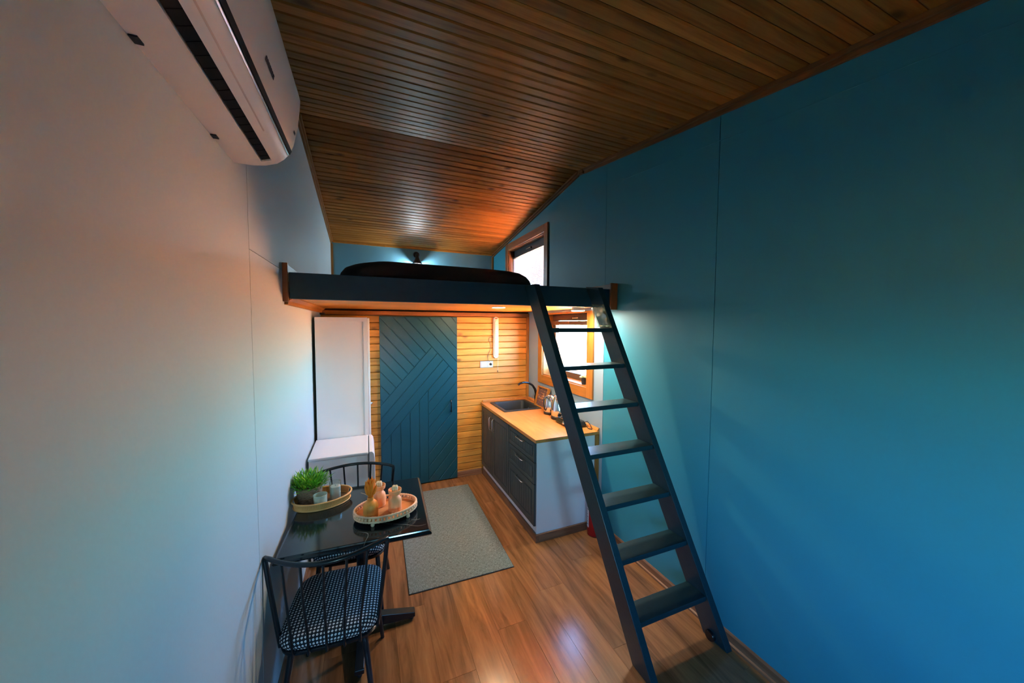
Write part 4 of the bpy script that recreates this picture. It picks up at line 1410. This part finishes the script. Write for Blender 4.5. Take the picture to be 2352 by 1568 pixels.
# ------------------------------------------------------------------ dining chairs
def make_chair():
    c = thing('dining_chair', (0, 0, 0))
    # seat pan
    n = 44

    def sq(hx, hy, z, yc=0.0, e=0.42):
        p = []
        for j in range(n):
            t = 2 * math.pi * j / n
            a, b = math.cos(t), math.sin(t)
            p.append((math.copysign(abs(a) ** e, a) * hx, yc + math.copysign(abs(b) ** e, b) * hy, z))
        return p
    MB().rings([sq(0.200, 0.212, 0.405), sq(0.210, 0.222, 0.412), sq(0.212, 0.224, 0.424), sq(0.205, 0.217, 0.430)]).build('seat_pan', M['black_tube'], c, smooth=True)
    # padded cushion, unwrapped outwards so that the weave runs over the rim
    prof = [(-0.012, 0.430), (0.0, 0.440), (0.004, 0.455), (0.0, 0.470), (-0.010, 0.482), (-0.028, 0.489), (-0.06, 0.493), (-0.12, 0.495), (-0.19, 0.4955)]
    mb = MB()
    rg, uvs = [], []
    arc = 0.0
    acc = []
    for i in range(len(prof) - 1, -1, -1):
        if i < len(prof) - 1:
            arc += math.hypot(prof[i][0] - prof[i + 1][0], prof[i][1] - prof[i + 1][1])
        acc.append(arc)
    acc = acc[::-1]
    for (off, z_), ar in zip(prof, acc):
        rg.append(sq(0.212 + off, 0.224 + off, z_))
        base = sq(0.212 - 0.19, 0.224 - 0.19, 0)
        flat = sq(0.022 + ar, 0.034 + ar, 0)
        uvs += [(q[0], q[1]) for q in flat]
    mb.rings(rg)
    mb.uv = uvs
    pad = mb.build('cushion', M['pad'], c, smooth=True)
    # back rail: bow that bends down into the end posts
    zr = 0.842
    arcp = []
    for k in range(-10, 11):
        u = k / 10
        arcp.append((0.255 * u, -0.265 + 0.115 * abs(u) ** 2.0, zr))
    left = [(-0.205, -0.150, 0.415), (-0.222, -0.150, 0.55), (-0.244, -0.150, 0.72), (-0.253, -0.150, 0.805), (-0.256, -0.150, 0.826)]
    right = [(-x_, y_, z_) for x_, y_, z_ in reversed(left)]
    MB().tube(left + [(-0.254, -0.151, 0.838)] + arcp[1:-1] + [(0.254, -0.151, 0.838)] + right, 0.0105, 10).build('back_hoop', M['black_tube'], c, smooth=True)
    for u in (-0.68, -0.36, 0.0, 0.36, 0.68):
        tx, ty = 0.255 * u, -0.265 + 0.115 * abs(u) ** 2
        bx, by = 0.205 * u * 0.98, -0.232 + 0.018 * u * u
        MB().tube([(tx, ty, zr), (tx * 0.93, ty - 0.004, 0.70), (bx * 1.02, by - 0.010, 0.52), (bx, by, 0.412)], 0.0058, 8).build('spindle', M['black_tube'], c, smooth=True)
    for sx in (-1, 1):
        MB().tube([(sx * 0.150, -0.185, 0.412), (sx * 0.205, -0.262, 0.0)], [0.0145, 0.0105], 10).build('leg', M['black_tube'], c, smooth=True)
        MB().tube([(sx * 0.165, 0.180, 0.412), (sx * 0.198, 0.232, 0.0)], [0.0145, 0.0105], 10).build('leg', M['black_tube'], c, smooth=True)
    return c


ch1 = make_chair()
ch1.location = (0.278, 1.905, 0)
ch1.rotation_euler = (0, 0, R(-6))
tag(ch1, 'black spindle-back chair nearest the camera, with a dotted cushion', 'chair', 'dining chairs')
ch2 = copy_tree(ch1)
ch2.location = (0.335, 2.478, 0)
ch2.rotation_euler = (0, 0, R(174))
tag(ch2, 'black spindle-back chair on the far side of the table, by the refrigerator', 'chair', 'dining chairs')

# ------------------------------------------------------------------ rattan tray with plant and candles
def ellipse(cx, cy, a, b, z, n, rot=0.0, off=None):
    p = []
    for j in range(n):
        t = 2 * math.pi * j / n
        o = off(j) if off else 0
        x_, y_ = (a + o) * math.cos(t), (b + o) * math.sin(t)
        p.append((cx + x_ * math.cos(rot) - y_ * math.sin(rot), cy + x_ * math.sin(rot) + y_ * math.cos(rot), z))
    return p


tx, ty, ta, tbb, trot = 0.168, 2.415, 0.155, 0.108, R(8)
wtray = thing('rattan_tray', (tx, ty, TZ), 'oval natural rattan tray with handle holes near the wall', 'tray')
MB().rings([ellipse(tx, ty, ta - 0.004, tbb - 0.004, TZ + 0.0008, 60, trot), ellipse(tx, ty, ta - 0.004, tbb - 0.004, TZ + 0.008, 60, trot)]).build('base', M['rattan_floor'], wtray)
# woven wall: alternating wraps, open at the two handle holes
NW = 264
zs_ = [0.004, 0.012, 0.020, 0.028, 0.036, 0.044]
mb = MB()


def wall_seg(j0, j1, zlo, zhi, k):
    rg_ = []
    lv = 5
    for q in range(lv + 1):
        z_ = zlo + (zhi - zlo) * q / lv
        row = []
        for j in range(j0, j1 + 1):
            t = 2 * math.pi * j / NW
            w_ = 0.0014 * (1 if (j + (q > 2)) % 2 else -1)
            for_o = ta + w_ + 0.010 * (z_ / 0.045)
            x_, y_ = for_o * math.cos(t), (tbb + w_ + 0.010 * (z_ / 0.045)) * math.sin(t)
            row.append((tx + x_ * math.cos(trot) - y_ * math.sin(trot), ty + x_ * math.sin(trot) + y_ * math.cos(trot), TZ + z_))
        rg_.append(row)
    wd = j1 - j0 + 1
    vs_ = [p_ for r_ in rg_ for p_ in r_]
    fs_ = [(q * wd + i, q * wd + i + 1, (q + 1) * wd + i + 1, (q + 1) * wd + i) for q in range(lv) for i in range(wd - 1)]
    mb.add(vs_, fs_)


hw = 14
wall_seg(hw, 132 - hw, 0.002, 0.044, 0)
wall_seg(132 + hw, 264 - hw, 0.002, 0.044, 0)
for a in (0, 132):
    wall_seg(a - hw, a + hw, 0.002, 0.010, 0)
o = mb.build('woven_wall', M['rattan'], wtray)
so2 = o.modifiers.new('thickness', 'SOLIDIFY')
so2.thickness = 0.004
so2.offset = 0
MB().tube([(*p_[:2], TZ + 0.046) for p_ in ellipse(tx, ty, ta + 0.010, tbb + 0.010, 0, 60, trot)], 0.0052, 8, loop=True).build('rim', M['rattan'], wtray, smooth=True)
MB().tube([(*p_[:2], TZ + 0.0055) for p_ in ellipse(tx, ty, ta + 0.002, tbb + 0.002, 0, 60, trot)], 0.0050, 8, loop=True).build('rim', M['rattan'], wtray, smooth=True)

pg = thing('potted_grass', (0.092, 2.452, TZ + 0.008), 'bushy green grass plant in a woven seagrass pot', 'plant')
pc = (0.092, 2.452, TZ + 0.0085)
MB().lathe([(0.048, 0.0), (0.056, 0.006), (0.068, 0.095), (0.062, 0.095), (0.056, 0.075), (0.001, 0.075)], pc, 28).build('pot', M['seagrass'], pg, smooth=True)
for k in range(9):
    z_ = 0.008 + k * 0.0108
    r_ = 0.0565 + 0.0125 * z_ / 0.095
    pts = []
    nn = 56
    for j in range(nn):
        t = 2 * math.pi * j / nn
        pts.append((pc[0] + (r_ + 0.0018 * math.sin(14 * t + k * 1.6)) * math.cos(t), pc[1] + (r_ + 0.0018 * math.sin(14 * t + k * 1.6)) * math.sin(t), pc[2] + z_ + 0.0018 * math.cos(14 * t + k * 1.6)))
    MB().tube(pts, 0.0062, 6, loop=True).build('rope_coil', M['seagrass'], pg, smooth=True)
MB().lathe([(0.001, 0.0), (0.057, 0.0), (0.057, 0.003), (0.001, 0.006)], (pc[0], pc[1], pc[2] + 0.078), 20).build('soil', M['soil'], pg)
random.seed(11)
mb = MB()
mb.tone = []
for k in range(760):
    th = random.uniform(0, 2 * math.pi)
    rr = 0.054 * math.sqrt(random.random())
    el_ = R(random.uniform(18, 88)) if rr > 0.02 else R(random.uniform(45, 90))
    ln = random.uniform(0.032, 0.058)
    z0 = random.uniform(0.0, 0.035)
    lift = random.uniform(0.008, 0.075)
    b = Vector((pc[0] + rr * math.cos(th), pc[1] + rr * math.sin(th), pc[2] + 0.080))
    d_ = Vector((math.cos(th) * math.cos(el_), math.sin(th) * math.cos(el_), math.sin(el_)))
    b = b + d_ * lift
    if b.x < 0.012: b.x = 0.012
    a2 = th + random.uniform(-1.2, 1.2)
    d2_ = Vector((math.cos(a2) * math.cos(el_ * 0.75), math.sin(a2) * math.cos(el_ * 0.75), math.sin(el_ * 0.75)))
    tip = b + d2_ * ln
    if tip.x < 0.006: tip.x = 0.006
    side = d2_.cross(Vector((random.uniform(-.4, .4), random.uniform(-.4, .4), 1))).normalized() * random.uniform(0.0024, 0.0042)
    mid = b + d2_ * ln * 0.5 + Vector((0, 0, 0.004))
    nb_ = mb.add([b - side * 0.4, b + side * 0.4, mid + side, tip, mid - side], [(0, 1, 2, 4), (4, 2, 3)])
    tn = min(1, max(0, 0.25 + 0.5 * (el_ / R(90)) * random.random() + 0.45 * (random.random() ** 3)))
    mb.tone += [tn * 0.7, tn * 0.7, tn, min(1, tn * 1.15), tn]
mb.build('foliage', M['leaf'], pg)

cg = thing('candle_glass', (0.163, 2.348, TZ + 0.008), 'short marbled pale-green candle glass on the rattan tray', 'candle', 'candles on the rattan tray')
c_ = (0.163, 2.348, TZ + 0.0085)
MB().lathe([(0.033, 0.0), (0.037, 0.003), (0.038, 0.072), (0.0385, 0.074), (0.0355, 0.074), (0.0345, 0.010), (0.001, 0.008)], c_, 28).build('tumbler', M['candle_glass'], cg, smooth=True)
MB().lathe([(0.001, 0.009), (0.0335, 0.009), (0.0340, 0.040), (0.001, 0.038)], c_, 24).build('wax', M['white_wax'], cg, smooth=True)
cg2 = thing('candle_glass', (0.240, 2.414, TZ + 0.008), 'tall clear glass with a white pillar candle on the rattan tray', 'candle', 'candles on the rattan tray')
c_ = (0.240, 2.414, TZ + 0.0085)
MB().lathe([(0.032, 0.0), (0.034, 0.003), (0.035, 0.110), (0.0355, 0.112), (0.0335, 0.112), (0.0325, 0.008), (0.001, 0.007)], c_, 28).build('tumbler', M['clear_glass'], cg2, smooth=True)
MB().lathe([(0.001, 0.008), (0.0305, 0.008), (0.0310, 0.082), (0.028, 0.085), (0.001, 0.083)], c_, 24).build('wax', M['white_wax'], cg2, smooth=True)
MB().tube([(0.240, 2.414, TZ + 0.091), (0.2405, 2.4145, TZ + 0.100)], 0.0011, 5).build('wick', M['ink'], cg2)

# ------------------------------------------------------------------ bead tray with vase and candle holders
bx_, by_, ba, bb, brot = 0.530, 2.118, 0.168, 0.118, R(4)
bt = thing('bead_tray', (bx_, by_, TZ), 'oval pale wooden tray edged with round beads', 'tray')
MB().rings([ellipse(bx_, by_, ba, bb, TZ + 0.022, 64, brot), ellipse(bx_, by_, ba, bb, TZ + 0.029, 64, brot)]).build('base', M['tray_wood'], bt)
for zz, rr in ((0.026, 0.0066), (0.053, 0.0062)):
    pts = []
    for j, p_ in enumerate(ellipse(bx_, by_, ba + 0.004, bb + 0.004, 0, 120, brot)):
        pts.append((p_[0], p_[1], TZ + zz + 0.0003 * math.sin(j * math.pi / 2)))
    MB().tube(pts, [rr * (1 + 0.12 * (-1) ** j) for j in range(120)], 8, loop=True).build('rope_rim', M['bead'], bt, smooth=True)
bead = MB().ball((0, 0, 0), 0.0085, 12, 8).mesh('bead', M['bead'], True)
NB = 46
for j, p_ in enumerate(ellipse(bx_, by_, ba + 0.004, bb + 0.004, 0, NB, brot)):
    inst(bead, 'bead', bt, (p_[0] - bx_, p_[1] - by_, 0.0395))
for a in (45, 135, 243, 313):
    t = R(a)
    MB().lathe([(0.006, 0.0), (0.010, 0.004), (0.0108, 0.011), (0.009, 0.018), (0.008, 0.023)], (bx_ + ba * math.cos(t), by_ + bb * math.sin(t), TZ + 0.0002), 14).build('foot', M['bead'], bt, smooth=True)

TZB = TZ + 0.0293
vs_ = thing('wooden_vase', (0.445, 2.064, TZB), 'turned oak bottle vase with bold rings of grain on the bead tray', 'vase')
MB().lathe([(0.036, 0.0), (0.040, 0.003), (0.041, 0.066), (0.037, 0.082), (0.026, 0.093), (0.0175, 0.100), (0.0165, 0.118), (0.0130, 0.118), (0.012, 0.09)], (0.445, 2.064, TZB), 30, cap1=False).build('bottle', M['vase_wood'], vs_, smooth=True)
df = thing('dried_grass_bunch', (0.445, 2.064, TZB + 0.10), 'bright orange dried grass plumes standing in the oak vase', 'dried flowers')
random.seed(5)
for k in range(15):
    th = 2.399 * k
    sp = 0.006 + 0.028 * (k / 15)
    b = Vector((0.445 + 0.004 * math.cos(th), 2.064 + 0.004 * math.sin(th), TZB + 0.098))
    hgt = random.uniform(0.105, 0.14) - 0.03 * (k / 15)
    e_ = b + Vector((sp * math.cos(th), sp * math.sin(th), hgt))
    p1 = b.lerp(e_, 0.3) + Vector((0, 0, 0.004))
    p2 = b.lerp(e_, 0.6)
    p3 = b.lerp(e_, 0.85)
    MB().tube([b, p1, b.lerp(e_, 0.42), p2, p3, e_], [0.0016, 0.003, 0.0078, 0.0090, 0.0066, 0.0008], 7).build('plume', M['orange'], df, smooth=True)
for th, ln in ((2.7, 0.055), (0.2, 0.07)):
    b = Vector((0.445, 2.064, TZB + 0.115))
    MB().tube([b, b + Vector((ln * 0.6 * math.cos(th), ln * 0.6 * math.sin(th), 0.018)), b + Vector((ln * math.cos(th), ln * math.sin(th), 0.024))], 0.0011, 5).build('stalk', M['bead'], df)


def holder(loc, label, clabel):
    q = 1.32
    h_ = thing('candle_holder', loc, label, 'candle holder', 'bottle-shaped candle holders')
    sc_ = lambda pr: [(r_ * q, z_ * 1.12) for r_, z_ in pr]
    MB().lathe(sc_([(0.025, 0.0), (0.0285, 0.003), (0.0285, 0.052), (0.026, 0.066), (0.019, 0.076), (0.0145, 0.081), (0.0140, 0.083)]), loc, 28).build('bottle', M['beech'], h_, smooth=True)
    MB().lathe(sc_([(0.0140, 0.083), (0.0205, 0.086), (0.0262, 0.094), (0.0285, 0.104), (0.0285, 0.112), (0.0255, 0.112), (0.0225, 0.100), (0.001, 0.096)]), loc, 28).build('bowl', M['beech'], h_, smooth=True)
    zb = loc[2] + 0.0965 * 1.12
    c = thing('candle', (loc[0], loc[1], zb), clabel, 'candle', 'lobed cream candles')
    for a in (0.6, 2.17, 3.74, 5.31):
        x_, y_ = loc[0] + 0.0095 * math.cos(a), loc[1] + 0.0095 * math.sin(a)
        MB().lathe([(0.0092, 0.0), (0.0102, 0.002), (0.0102, 0.028), (0.0076, 0.036), (0.001, 0.039)], (x_, y_, zb + 0.0008), 12).build('wax_lobe', M['cream'], c, smooth=True)


holder((0.494, 2.182, TZB), 'turned beech candle holder standing behind the oak vase', 'lobed cream candle in the holder behind the vase')
holder((0.578, 2.090, TZB), 'turned beech candle holder standing alone at the right of the bead tray', 'lobed cream candle in the right-hand holder')
